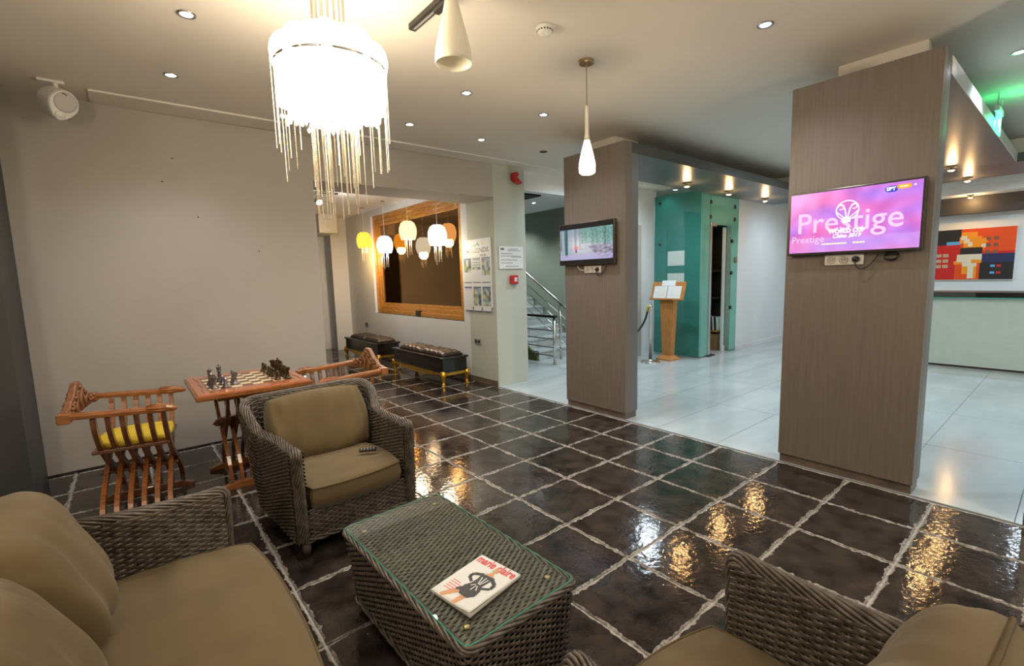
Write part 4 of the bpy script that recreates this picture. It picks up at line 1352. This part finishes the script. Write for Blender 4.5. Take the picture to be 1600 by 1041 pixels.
alcove_lamp(8.48, 2.20, 'al_amber', 'al_hot', 'glowing amber ribbed pendant left of the golden window', (1, .58, .16), 26)
alcove_lamp(7.61, 2.06, 'al_blue', 'al_hot', 'bluish white ribbed pendant, lowest before the golden window', (.95, .95, 1), 18)
alcove_lamp(6.75, 2.217, 'al_peach', 'al_hot', 'peach ribbed pendant, middle of the golden window', (1, .74, .45), 20)
alcove_lamp(5.87, 2.07, 'al_white', 'al_hot', 'bright white ribbed pendant nearest the notice board', (1, .86, .62), 11)
ts = thing('track_spotlight', 'bright spotlight on a short black track in the alcove ceiling', 'spotlight', (2.26, 7.25, 2.78))
MB().box(-.55, .35, -.02, .02, -.03, 0).build('rail', M['dark_steel'], ts, bevel=.004)
for k in range(4): MB().box(-.30 + k * .09, -.26 + k * .09, -.03, .03, -.05, -.03).build('track_clip', M['plastic_black'], ts)
MB().tube([(.02, 0, -.03), (.04, -.02, -.10)], .010, 8).build('stem', M['dark_steel'], ts)
MB().lathe([(.03, .05), (.045, .02), (.05, -.04), (.044, -.045), (.04, 0), (0, .01)], 18).build('head', M['dark_steel'], ts, smooth=True, M4=Matrix.Translation((.04, -.05, -.15)) @ Matrix.Rotation(R_(-50), 4, 'X') @ Matrix.Rotation(R_(-12), 4, 'Y'))
MB().lathe([(.042, -.040), (.03, -.05), (0, -.052)], 16).build('lens', M['led_white'], ts, smooth=True, M4=Matrix.Translation((.04, -.05, -.15)) @ Matrix.Rotation(R_(-50), 4, 'X') @ Matrix.Rotation(R_(-12), 4, 'Y'))
point_light('bulb_light', (.03, -.12, -.21), 18, (1, .93, .85), .04, ts)

# ---- exit sign
ex = thing('exit_sign', 'glowing green exit sign hanging at the right ceiling', 'exit sign', (5.98, .592, CEIL))
for dx in (-.10, .12): MB().tube([(dx, 0, 0), (dx, 0, -.11)], .006, 6).build('hanger', M['steel'], ex)
MB().box(-.15, .17, -.016, .016, -.155, -.11).build('housing', M['plastic_white'], ex, bevel=.005)
MB().box(-.14, .16, -.004, .004, -.315, -.155).build('panel', M['exit_glow'], ex)
mb = MB()
for s_ in (-1, 1):
    y = s_ * .0048
    mb.add([(-.06, y, -.25), (-.02, y, -.25), (-.02, y, -.27), (.02, y, -.235), (-.02, y, -.20), (-.02, y, -.22), (-.06, y, -.22)], [tuple(range(7))])
    mb.add([(.05, y, -.29), (.11, y, -.29), (.11, y, -.18), (.05, y, -.18)], [(0, 1, 2, 3)])
mb.build('pictogram', M['exit_white'], ex)
point_light('sign_light', (0, -.06, -.20), 1.3, (.05, 1, .3), .05, ex)
point_light('sign_light', (0, .06, -.20), 1.3, (.05, 1, .3), .05, ex)

# ================================================================== TELEVISIONS
def tv(label, y, zc, w, h, bez_t, bez_b):
    t = thing('television', label, 'television', (EX, y, zc - h / 2), 0)
    # local: x towards the hall is +, the screen looks along -x
    MB().box(-.055, -.018, -w / 2, w / 2, 0, h).build('frame', M['bezel'], t, bevel=.004)
    MB().box(-.018, .0, -w / 4, w / 4, h * .25, h * .75).build('wall_mount', M['dark_steel'], t)
    sw, shh = w - .03, h - bez_t - bez_b
    MB().box(-.0562, -.055, -w / 2 + .008, w / 2 - .008, .008, h - .008).build('black_surround', M['plastic_black'], t)
    return t, sw, shh, bez_b + shh / 2
def WX(y, z, x=-.0575): return Matrix.Translation((x, y, z)) @ WALLX
# forest picture
t1, sw, shh, zc1 = tv('television with a misty forest picture on its screen', 3.292, 1.772, .742, .428, .058, .052)
def forest(u, v):
    n1 = noise.noise(Vector((u * 3, v * 3, 1))); n2 = noise.noise(Vector((u * 14, v * 14, 4)))
    base = np.array([.62, .72, .80]) + .10 * n1
    fog = math.exp(-((u - .42) ** 2 * 8 + (v - .45) ** 2 * 6))
    c = base * .75 + fog * np.array([.28, .20, .17])
    if v > .30:
        tn = noise.noise(Vector((u * 17 + .3 * v, .4, 3))) + .6 * noise.noise(Vector((u * 41, .2 * v, 9)))
        k = max(0, min(1, tn * 2.2)) * (.25 + .9 * abs(u - .42))
        c = c * (1 - k) + np.array([.16, .24, .22]) * k
        if u > .42 and v > .5: c = c * .70 + np.array([.16, .52, .34]) * .30 + .16 * noise.noise(Vector((u * 30, v * 22, 5)))
    if .10 < u < .155 and v > .12: c = np.array([.14, .30, .32]) + .05 * n2
    if v < .42 and u > .55 + (.42 - v) * .6: c = np.array([.50, .48, .56]) + .30 * n2 * (u - .4) * 2
    if v < .18: c = c * .4 + np.array([.66, .60, .82]) * .6
    if .315 < u < .345 and .22 < v < .36: c = np.array([.45, .16, .42])
    if .29 < u < .37 and .34 < v < .44: c = np.array([.92, .42, .34]) if noise.noise(Vector((u * 50, v * 50, 0))) > -.2 else c
    return tuple(np.clip(c, 0, 1) ** 1.8)
colour_grid('screen', 110, 60, forest, sw, shh, WX(0, zc1), M['vc_screen'], t1)
# pink broadcast picture
t2, sw, shh, zc2 = tv('television with a pink broadcast reading Prestige and World Cup', 1.008, 1.760, .742, .428, .013, .016)
def pink(u, v):
    n1 = noise.noise(Vector((u * 3, v * 4, 2))); n2 = noise.noise(Vector((u * 9, v * 5, 7)))
    a = np.array([.95, .42, .74]); b = np.array([.72, .48, .95]); c3 = np.array([.85, .70, .95])
    k = min(1, max(0, .5 + .9 * n1 + .25 * (u - .5)))
    c = a * (1 - k) + b * k
    c = c + .10 * n2
    c = c * (1 - .35 * (v < .25)) + c3 * .35 * (v < .25)
    e = abs(u - .5) + abs(v - .5)
    return tuple(np.clip(c, 0, 1) ** 2.0)
scr = colour_grid('screen', 48, 28, pink, sw, shh, WX(0, zc2), M['vc_screen'], t2)
def sxy(u, v): return (-(u - .5) * sw, zc2 + (v - .5) * shh)     # u left->right as seen
def stext(nm, body, size, m, u, v, x=-.0596, **k):
    y, z = sxy(u, v); return text(nm, body, size, m, scr, WX(y, z, x), **k)
stext('large_word', 'Prestige', .190, M['screen_faint'], .475, .48, x=-.0581, bold=.0012, sx=.97)
stext('small_word', 'Prestige', .066, M['screen_faint'], .16, .22, x=-.0581, sx=.95)
stext('title_line', 'WORLD CUP', .034, M['screen_white'], .475, .325, bold=.0016)
stext('stars_line', '. . . . . . .', .030, M['screen_white'], .475, .40)
stext('subtitle_line', 'China 2019', .034, M['screen_white'], .475, .25, shear=.35, bold=.001)
# trophy emblem: two mirrored swirls in a ring
yc, zc_ = sxy(.475, .66)
mb = MB()
mb.tube([(-.0592, yc + .062 * math.cos(a), zc_ + .060 * math.sin(a)) for a in np.linspace(0, 2 * PI, 41)], .0032, 5)
for s_ in (-1, 1):
    mb.tube(curve_pts([(-.0592, yc + s_ * .052, zc_ + .030), (-.0592, yc + s_ * .015, zc_ + .050), (-.0592, yc + s_ * .010, zc_ - .005), (-.0592, yc + s_ * .004, zc_ - .055)]), .0035, 5)
    mb.tube([(-.0592, yc + s_ * .036 + .016 * math.cos(a), zc_ + .022 + .016 * math.sin(a)) for a in np.linspace(0, 5.2, 18)], .0026, 5)
    mb.tube(curve_pts([(-.0592, yc + s_ * .060, zc_ - .008), (-.0592, yc + s_ * .035, zc_ - .030), (-.0592, yc + s_ * .012, zc_ - .052)]), .003, 5)
for k in range(4): mb.tube(curve_pts([(-.0592, yc - .02, zc_ - .062 - k * .004), (-.0592, yc, zc_ - .072 - k * .004), (-.0592, yc + .02, zc_ - .062 - k * .004)]), .0016, 4)
mb.build('trophy_emblem', M['screen_white'], scr)
def pill(u0, u1, v, hgt, m, nm):
    (ya, z), (yb, _) = sxy(u0, v), sxy(u1, v)
    r = hgt / 2
    pts = [(ya - r + r * math.cos(a), z + r * math.sin(a)) for a in np.linspace(PI / 2, -PI / 2, 9)][::1]
    pts = [(ya - r + r * math.cos(a), z + r * math.sin(a)) for a in np.linspace(-PI / 2, PI / 2, 9)] + [(yb + r + r * math.cos(a), z + r * math.sin(a)) for a in np.linspace(PI / 2, 3 * PI / 2, 9)]
    MB().prism(pts, 'x', -.0580, -.0585).build(nm, m, scr)
pill(.745, .835, .905, .036, M['screen_blue'], 'channel_badge')
pill(.825, .925, .925, .026, M['screen_orange'], 'sport_badge')
stext('channel_name', 'EPT', .028, M['screen_white'], .787, .905, bold=.001)
def dashes(nm, u0, u1, v, hgt, m):
    mb = MB(); u = u0; rr = random.Random(int(u0 * 100))
    while u < u1:
        du = rr.uniform(.012, .026)
        (ya, z), (yb, _) = sxy(u, v), sxy(min(u1, u + du), v)
        mb.box(-.0596, -.0590, yb, ya, z - hgt / 2, z + hgt / 2); u += du + .005
    mb.build(nm, m, scr)
dashes('footer_line', .28, .48, .13, .009, M['screen_yellow'])
dashes('footer_line', .53, .62, .13, .009, M['screen_yellow'])
dashes('sport_name', .845, .905, .925, .010, M['screen_yellow'])
dashes('quality_mark', .94, .955, .93, .008, M['screen_white'])

# ---- triple sockets and cables below the televisions
def sockets(label, y, z, cable, plug_y, white=False):
    t = thing('triple_socket', label, 'socket', (EX, y, z), 0, 'triple wall sockets')
    MB().box(-.014, 0, -.110, .110, -.035, .035).build('plate', M['plastic_white'], t, bevel=.004)
    for k in (-1, 0, 1):
        s_ = MB().lathe([(.026, -.0145), (.026, -.017), (.021, -.0165), (.019, -.0148), (0, -.0148)], 20, (0, -k * .070, 0), axis='x').build('outlet', M['speaker_grille'], t, smooth=True)
        mm = MB()
        for d in (-.008, .008): mm.lathe([(.003, -.0158), (0, -.0158)], 8, (0, -k * .070 + d, 0), axis='x')
        mm.build('outlet_holes', M['plastic_black'], s_)
    c = thing('power_plug', cable, 'plug', (EX, y, z), 0, 'black power plugs')
    MB().lathe([(.019, -.018), (.019, -.032), (.012, -.045), (0, -.046)], 14, (0, -.070, 0), axis='x').build('plug_body', M['plastic_black'], c, smooth=True)
    MB().tube(curve_pts([(-.040, -.07, 0), (-.045, -.075, -.09), (-.035, -.12, -.08), (-.025, -.17, -.03), (-.020, -.185, .03)], 18), .004, 6).build('cord', M['plastic_black'], c, smooth=True)
    return t
sockets('white triple socket below the pink television', 1.045, 1.506, 'black plug and cord below the pink television', 0)
sockets('white triple socket below the forest television', 3.235, 1.506, 'black plug and cord below the forest television', 0)
wc = MB().tube(curve_pts([(EX - .02, 3.305, 1.512), (EX - .03, 3.36, 1.49), (EX - .02, 3.41, 1.50), (EX - .015, 3.44, 1.55)], 14), .004, 6).build('white_cord', M['plastic_white'], None, smooth=True)
tag(wc, 'short white cord beside the socket below the forest television', 'cord')
lb = MB().tube([(EX - .02 + .006 * math.sin(a * 3), .79 + .035 * math.cos(a), 1.525 + .022 * math.sin(a) - .0012 * a) for a in np.linspace(0, 5 * PI, 60)], .0042, 6).build('coiled_cord', M['plastic_black'], None, smooth=True)
tag(lb, 'bundled black cord under the right corner of the pink television', 'cord')

# ================================================================== THINGS ON THE ALCOVE WALLS
bd = thing('poster_board', 'white travel poster board with six leaflets beside the golden window', 'poster', (3.735, 5.285, 1.055))
MB().box(-.012, -.001, -.33, .33, 0, .92).build('board', M['paper'], bd, bevel=.002)
def B(y, z, x=-.0125): return Matrix.Translation((x, y, z)) @ WALLX
text('agency_name', 'MOUZENIDIS', .088, M['print_black'], bd, B(-.03, .765), sx=.98, bold=.0015)
text('agency_word', 'TRAVEL', .048, M['print_black'], bd, B(-.16, .695), sx=1.0)
MB().add([(-.0128, .10, .82), (-.0128, .05, .855), (-.0128, .02, .83), (-.0128, -.04, .875), (-.0128, -.09, .82), (-.0128, -.06, .82), (-.0128, -.04, .845), (-.0128, .02, .81), (-.0128, .05, .835)], [tuple(range(9))]).build('hill_emblem', M['print_green'], bd)
MB().lathe([(.018, -.0128), (0, -.0130)], 12, (0, -.14, .855), axis='x').build('sun_emblem', M['print_yellow'], bd)
def leaf(kind, seed):
    def flat(u, v):
        r = noise.noise(Vector((math.floor(u * 6) * 1.7 + seed, math.floor(v * 14) * 2.3, seed)))
        if v < .05: return (.10, .12, .20)
        if v > .93: return (.12, .16, .30) if kind != 1 else (.22, .28, .36)
        lim = (.45, .55, .30, .85, .25, .25)[kind]
        if v < lim: return (.70, .71, .73)
        if kind in (1,) and v > .60: return (.60, .63, .66) if int(v * 30) % 3 else (.30, .32, .34)
        if kind == 3: return (.60, .62, .68)
        n1 = noise.noise(Vector((u * 2.2 + seed * 1.3, v * 4, seed))); n2 = noise.noise(Vector((u * 3.1, v * 5.3 + seed * 2.1, 2)))
        sky, land, dark = np.array([.16, .32, .52]), np.array([.38, .36, .20]), np.array([.08, .12, .10])
        k = min(1, max(0, .5 + n1 * 1.4)); c = sky * k + land * (1 - k)
        w_ = min(1, max(0, n2 * 2.5)); c = c * (1 - w_) + dark * w_
        w_ = min(1, max(0, -n2 * 2.0)); c = c * (1 - w_) + np.array([.60, .56, .42]) * w_
        return tuple(c)
    return flat
for k in range(6):
    c, r = k % 3, k // 3
    y, z = .215 - c * .215, .50 - r * .39
    colour_grid('leaflet', 16, 30, leaf(k, k * 3 + 1), .185, .34, B(y, z, -.0130), M['vc'], bd)
nt = thing('notice_sign', 'white printed notice on the wall above the red call point', 'sign', (4.0, WYR, 1.56))
MB().box(-.205, .205, -.010, -.001, 0, .29).build('plate', M['paper'], nt, bevel=.002)
mb = MB()
for (x0, x1, z) in ((-.18, -.12, .245), (-.05, .12, .255), (-.06, .17, .235), (-.18, .02, .195), (-.18, .16, .165), (.0, .18, .150), (-.18, .10, .115), (-.18, .02, .075), (-.10, .12, .03)):
    mb.box(x0, x1, -.0108, -.0100, z, z + .007 + (.02 if x1 < -.1 else 0))
mb.build('print_lines', M['print_grey'], nt)
cp = thing('alarm_call_point', 'red square fire alarm call point below the notice', 'alarm', (4.03, WYR, 1.36))
MB().box(-.062, .062, -.035, -.001, 0, .115).build('housing', M['red'], cp, bevel=.006)
MB().box(-.008, .042, -.038, -.035, .03, .085).build('glass_plate', M['paper'], cp, bevel=.002)
MB().lathe([(.006, -.0385), (0, -.0392)], 10, (.017, 0, .057), axis='y').build('push_dot', M['print_black'], cp)
sb = thing('alarm_sounder', 'red wedge-shaped alarm sounder high on the wall', 'alarm', (4.09, WYR, 2.66))
MB().lathe([(.045, -.005), (.05, -.02), (.04, -.03), (0, -.032)], 20, (0, 0, .07), axis='y').build('base', M['red'], sb, smooth=True)
MB().prism([(-.075, .13), (-.03, .145), (.01, .12), (-.02, .075), (.065, .012), (.035, -.008), (-.05, .02), (-.085, .07)], 'y', -.10, -.02).build('horn', M['red'], sb, bevel=.008)
def wsocket(label, y, z):
    t = thing('wall_socket', label, 'socket', (3.735, y, z), 0, 'double alcove sockets')
    MB().box(-.010, -.001, -.075, .075, -.04, .04).build('plate', M['plastic_grey'], t, bevel=.003)
    for s_ in (-1, 1): MB().lathe([(.026, -.0105), (.024, -.012), (0, -.0108)], 16, (0, s_ * .034, 0), axis='x').build('outlet', M['plastic_black'], t, smooth=True)
wsocket('grey double socket right of the near black bench', 5.33, .575)
wsocket('grey double socket above the far black bench', 9.21, .58)

# ================================================================== STAIRS
stt = thing('staircase', 'grey marble staircase rising behind the notice wall', 'stairs', (6.0, 5.95, 0))
for k in range(9):
    MB().box(-.55, .61, .28 * k, .28 * 9, .17 * k, .17 * (k + 1) - .03).build('riser', M['stone'], stt)
    MB().box(-.58, .61, .28 * k - .03, .28 * (k + 1), .17 * (k + 1) - .03, .17 * (k + 1)).build('tread', M['marble'], stt)
MB().prism([(0, 0), (2.52, 0), (2.52, 1.5), (.0, 0.08)], 'x', -.60, -.551).build('stringer', M['stone_dark'], stt)
rl = thing('stair_railing', 'sloping steel handrail with bars beside the marble steps', 'railing', (5.80, 5.75, 0))
MB().tube([(0, -.30, .78), (0, 0, .98), (0, 1.9, 2.13)], .024, 10).build('handrail', M['steel'], rl, smooth=True)
MB().tube([(0, .02, .0), (0, .02, .98)], .019, 10).build('post', M['steel'], rl, smooth=True)
MB().tube([(0, 1.0, .6), (0, 1.0, 1.58)], .019, 10).build('post', M['steel'], rl, smooth=True)
for k in range(4): MB().tube([(0, -.25, .63 - .15 * k), (0, 1.8, 1.87 - .15 * k)], .008, 6).build('bar', M['steel'], rl, smooth=True)
MB().lathe([(.04, .17), (.04, .18), (.02, .19)], 12, (0, .02, 0)).build('post_foot', M['steel'], rl)
rl2 = thing('landing_railing', 'low level railing with dark flat top rail before the stairs', 'railing', (5.352, 5.463, 0))
MB().box(-.03, .03, -.05, 1.2, .775, .815).build('top_rail', M['dark_steel'], rl2, bevel=.004)
MB().tube([(0, 0, 0), (0, 0, .78)], .021, 10).build('post', M['steel'], rl2, smooth=True)
MB().tube([(0, 1.1, 0), (0, 1.1, .78)], .021, 10).build('post', M['steel'], rl2, smooth=True)
for k in range(4): MB().tube([(0, 0, .56 - .14 * k), (0, 1.1, .56 - .14 * k)], .009, 6).build('bar', M['dark_steel'], rl2, smooth=True)
MB().lathe([(.045, 0), (.045, .008), (.022, .015)], 12).build('post_foot', M['steel'], rl2)

# ================================================================== MENU STAND, STANCHION, CLOSET
ms = thing('menu_stand', 'honey wood menu lectern with an open menu, before the teal glass', 'menu stand', (6.97, 4.395, 0), R_(-4))
MB().add([(-.14, -.14, 0), (.14, -.14, 0), (.14, .14, 0), (-.14, .14, 0), (-.14, -.14, .02), (.14, -.14, .02), (.14, .14, .02), (-.14, .14, .02), (-.06, -.10, .075), (.06, -.10, .075), (.06, .10, .075), (-.06, .10, .075)],
         [(3, 2, 1, 0), (0, 1, 5, 4), (1, 2, 6, 5), (2, 3, 7, 6), (3, 0, 4, 7), (4, 5, 9, 8), (5, 6, 10, 9), (6, 7, 11, 10), (7, 4, 8, 11), (8, 9, 10, 11)]).build('foot', M['menuwood'], ms)
MB().add([(-.05, -.085, .07), (.05, -.085, .07), (.05, .085, .07), (-.05, .085, .07), (-.06, -.13, 1.02), (.06, -.13, 1.02), (.06, .13, 1.02), (-.06, .13, 1.02)],
         [(3, 2, 1, 0), (4, 5, 6, 7), (0, 1, 5, 4), (1, 2, 6, 5), (2, 3, 7, 6), (3, 0, 4, 7)]).build('stem', M['menuwood'], ms)
TM = Matrix.Translation((-.02, 0, 1.15)) @ Matrix.Rotation(R_(16), 4, 'Y')
MB().box(-.015, .015, -.315, .315, -.155, .155).build('board', M['menuwood'], ms, M4=TM, bevel=.004)
MB().box(-.06, -.015, -.315, .315, -.155, -.135).build('ledge', M['menuwood'], ms, M4=TM)
mn = thing('open_menu', 'open white menu resting on the honey wood lectern', 'menu', (6.97, 4.395, 0), R_(-4))
for s_ in (-1, 1):
    MB().box(-.022, -.0155, s_ * .135 - .128, s_ * .135 + .128, -.13, .08).build('page', M['paper'], mn, M4=TM, bevel=.001)
MB().box(-.020, -.0155, -.13, .13, .085, .175).build('card', M['paper'], mn, M4=TM)
mb = MB()
for s_ in (-1, 1):
    for k in range(7): mb.box(-.0226, -.022, s_ * .135 - .10, s_ * .135 + .05, .05 - k * .022, .053 - k * .022)
mb.build('print_lines', M['print_yellow'], mn, M4=TM)
sn_ = thing('stanchion', 'chrome stanchion post with ring top beside the menu lectern', 'stanchion', (6.56, 4.46, 0))
MB().lathe([(.155, 0), (.155, .012), (.14, .022), (.03, .035), (.028, .05)], 28).build('base', M['steel'], sn_, smooth=True)
MB().lathe([(.026, .04), (.026, .90), (.032, .91), (.032, .925), (.018, .94), (0, .945)], 16).build('pole', M['steel'], sn_, smooth=True)
MB().tube([(0, .025 * math.cos(a), .955 + .025 * math.sin(a)) for a in np.linspace(0, 2 * PI, 17)], .006, 6).build('ring', M['steel'], sn_, smooth=True)
rp = thing('barrier_rope', 'black barrier rope with yellow end hooked to the stanchion', 'rope', (6.56, 4.46, 0))
MB().tube(curve_pts([(0, .06, .86), (0, .10, .60), (-.1, .22, .30), (-.55, .42, .25), (-.9, .5, .55)], 22), .016, 8).build('rope', M['plastic_black'], rp, smooth=True)
MB().tube([(0, .03, .93), (0, .05, .90), (0, .065, .83)], .019, 8).build('end_fitting', M['yellow'], rp, smooth=True)

gc = thing('glass_closet', 'teal frosted glass closet with a narrow dark doorway', 'closet', (7.4, 4.07, 0))
p1 = MB().box(-.006, .006, .012, .89, .02, 2.78).build('side_pane', M['glass_teal'], gc)
MB().box(-.014, .008, 0.0, .012, .02, 2.78).build('corner_edge', M['glass_teal_light'], gc)
for z in (1.70, 1.32):
    MB().box(-.012, -.0065, .30, .62, z - .13, z + .12).build('paper_sheet', M['desk'], gc, bevel=.001)
for (y, z) in ((.78, 2.66), (.78, 1.95), (.78, 1.2)): MB().lathe([(.02, -.02), (.02, .02)], 10, (0, y, z), axis='x').build('glass_clip', M['dark_steel'], gc)
MB().box(.012, .24, -.006, .006, .02, 2.72).build('front_pane', M['glass_teal_light'], gc)
MB().box(.26, 1.255, -.006, .006, 2.24, 2.72).build('transom_pane', M['glass_teal_light'], gc)
MB().box(1.02, 1.255, -.006, .006, .02, 2.235).build('front_pane', M['glass_teal_light'], gc)
MB().box(.245, .32, -.012, .03, 0.02, 2.22).build('door_leaf', M['steel'], gc)
MB().box(.245, .44, -.03, .03, 2.21, 2.26).build('top_patch', M['steel'], gc, bevel=.003)
MB().box(.24, .44, -.05, .05, 0, .02).build('floor_patch', M['dark_steel'], gc)
for (x, z) in ((.26, 2.60), (.26, 2.36), (1.10, 2.58), (1.10, 2.36), (1.03, 1.98), (1.03, 1.42), (1.03, .80)):
    MB().box(x - .022, x + .022, -.02, .012, z - .03, z + .03).build('hinge_clip', M['dark_steel'], gc)
MB().box(1.13, 1.20, -.025, .012, 1.60, 1.70).build('door_lock', M['brass'], gc)
MB().box(.95, 1.02, .10, .13, 0, 2.23).build('inner_wall', M['plaster_white'], gc)
MB().box(.93, 1.02, .08, .10, 0, .10).build('inner_skirting', M['plaster_white'], gc)
ck = thing('closet_shelving', 'dark shelving with boxes inside the teal glass closet', 'shelving', (8.45, 4.70, 0))
MB().box(.11, .13, -.45, .5, 0, 2.3).build('back_panel', M['darkroom'], ck)
MB().box(-.10, .11, .48, .5, 0, 2.3).build('side_panel', M['darkroom'], ck)
MB().box(-.10, .11, -.45, .48, 2.25, 2.3).build('top_panel', M['darkroom'], ck)
MB().box(-.14, -.12, -.30, .5, 0.72, 2.3).build('front_sheet', M['darkroom'], ck)  # plain dark sheet across the upper shelf fronts
for z in (.34, .95, 1.45): MB().box(-.10, .11, -.45, .48, z, z + .03).build('shelf', M['winwood'] if z < .5 else M['darkroom'], ck)
bx = MB().box(-.09, .09, -.14, .14, 0, .26).build('cardboard_box', M['cardboard'], None, bevel=.004); bx.location = (8.455, 4.60, .371); tag(bx, 'brown cardboard box on the closet shelf', 'box')
bx2 = MB().box(-.09, .09, -.18, .18, 0, .30).build('cardboard_box', M['cardboard'], None, bevel=.004); bx2.location = (8.455, 4.46, .0); tag(bx2, 'brown cardboard box on the closet floor', 'box')
for k in range(5):
    b = MB().box(-.08, .08, -.014, .014, 0, .25).build('binder', M['paper'] if k % 2 == 0 else M['print_black'], None, bevel=.002)
    b.location = (8.455, 4.275 + k * .036, .371); b.rotation_euler = (-.06, 0, 0)
    tag(b, ['first', 'second', 'third', 'fourth', 'fifth'][k] + (' white' if k % 2 == 0 else ' black') + ' binder leaning beside the box on the closet shelf', 'binder', ('white' if k % 2 == 0 else 'black') + ' binders in the closet')

# ================================================================== RECEPTION
rd = thing('reception_desk', 'pale green reception desk with a dark counter top', 'desk', (9.08, .9, 0))
MB().box(0, .10, -3.2, 1.9, .03, .975).build('front_panel', M['desk'], rd)
MB().box(.02, .10, -3.2, 1.9, 0, .03).build('plinth', M['dark_steel'], rd)
MB().box(-.05, .45, -3.2, 1.9, .985, 1.0).build('glass_shelf', M['glass_edge'], rd)
MB().box(-.02, .55, -3.2, 1.9, 1.0, 1.07).build('counter_top', M['slate_paint'], rd)
MB().box(-.035, -.021, -.4, .06, 1.0, 1.06).build('counter_insert', M['black'], rd)
PT = thing('abstract_painting', 'red abstract painting with white, orange and black blocks', 'painting', (11.6, 1.327, 1.185))
pw, ph = 1.06, .895
MB().box(-.035, -.002, -pw / 2, pw / 2, 0, ph).build('canvas', M['paper'], PT, bevel=.003)
red, orr, blk, wht, amb, blu, nav = (.55, .012, .010), (.72, .07, .005), (.012, .012, .014), (.72, .66, .52), (.82, .30, .01), (.10, .40, .75), (.012, .022, .09)
rects = [((0, 0, .34, .70), red), ((0, .70, .38, 1), blk), ((.17, .70, .36, .76), blu), ((.30, 0, .62, .40), orr), ((.36, .55, 1, 1), orr), ((.60, 0, 1, .33), blk), ((.60, .33, 1, .50), nav),
         ((.36, .85, .55, .93), amb), ((.34, .72, .60, .85), amb), ((.40, .60, .66, .80), amb), ((.55, .72, .68, .80), amb), ((.36, .78, .42, .86), wht), ((.40, .72, .46, .80), wht), ((.44, .66, .50, .74), wht), ((.60, .62, .66, .70), wht),
         ((.36, .50, .62, .62), blk), ((.32, .40, .62, .50), wht), ((.28, .30, .40, .36), amb), ((.32, .34, .60, .42), wht), ((.40, .24, .58, .34), wht), ((.46, .02, .54, .26), wht), ((.40, .10, .46, .26), amb), ((.54, .02, .575, .26), amb), ((.50, .33, .62, .39), amb)]
for i in range(2):
    for j in range(2):
        rects.append(((.73 + i * .07, .10 + j * .13, .785 + i * .07, .16 + j * .13), blu if i == 0 else red))
for i in range(2):
    for j in range(3): rects.append(((.06 + i * .09, .24 + j * .11, .12 + i * .09, .30 + j * .11), (.50, .38, .25)))
for i in range(2):
    for j in range(3): rects.append(((.66 + i * .09, .50 + j * .13, .71 + i * .09, .57 + j * .13), (.16, .09, .06)))
def flat(u, v):
    c = red
    for (x0, y0, x1, y1), k in rects:
        if x0 <= u < x1 and y0 <= v < y1: c = k
    return c
colour_grid('painted_picture', 56, 46, flat, pw - .01, ph - .01, Matrix.Translation((-.0358, 0, ph / 2)) @ WALLX, M['vc'], PT)
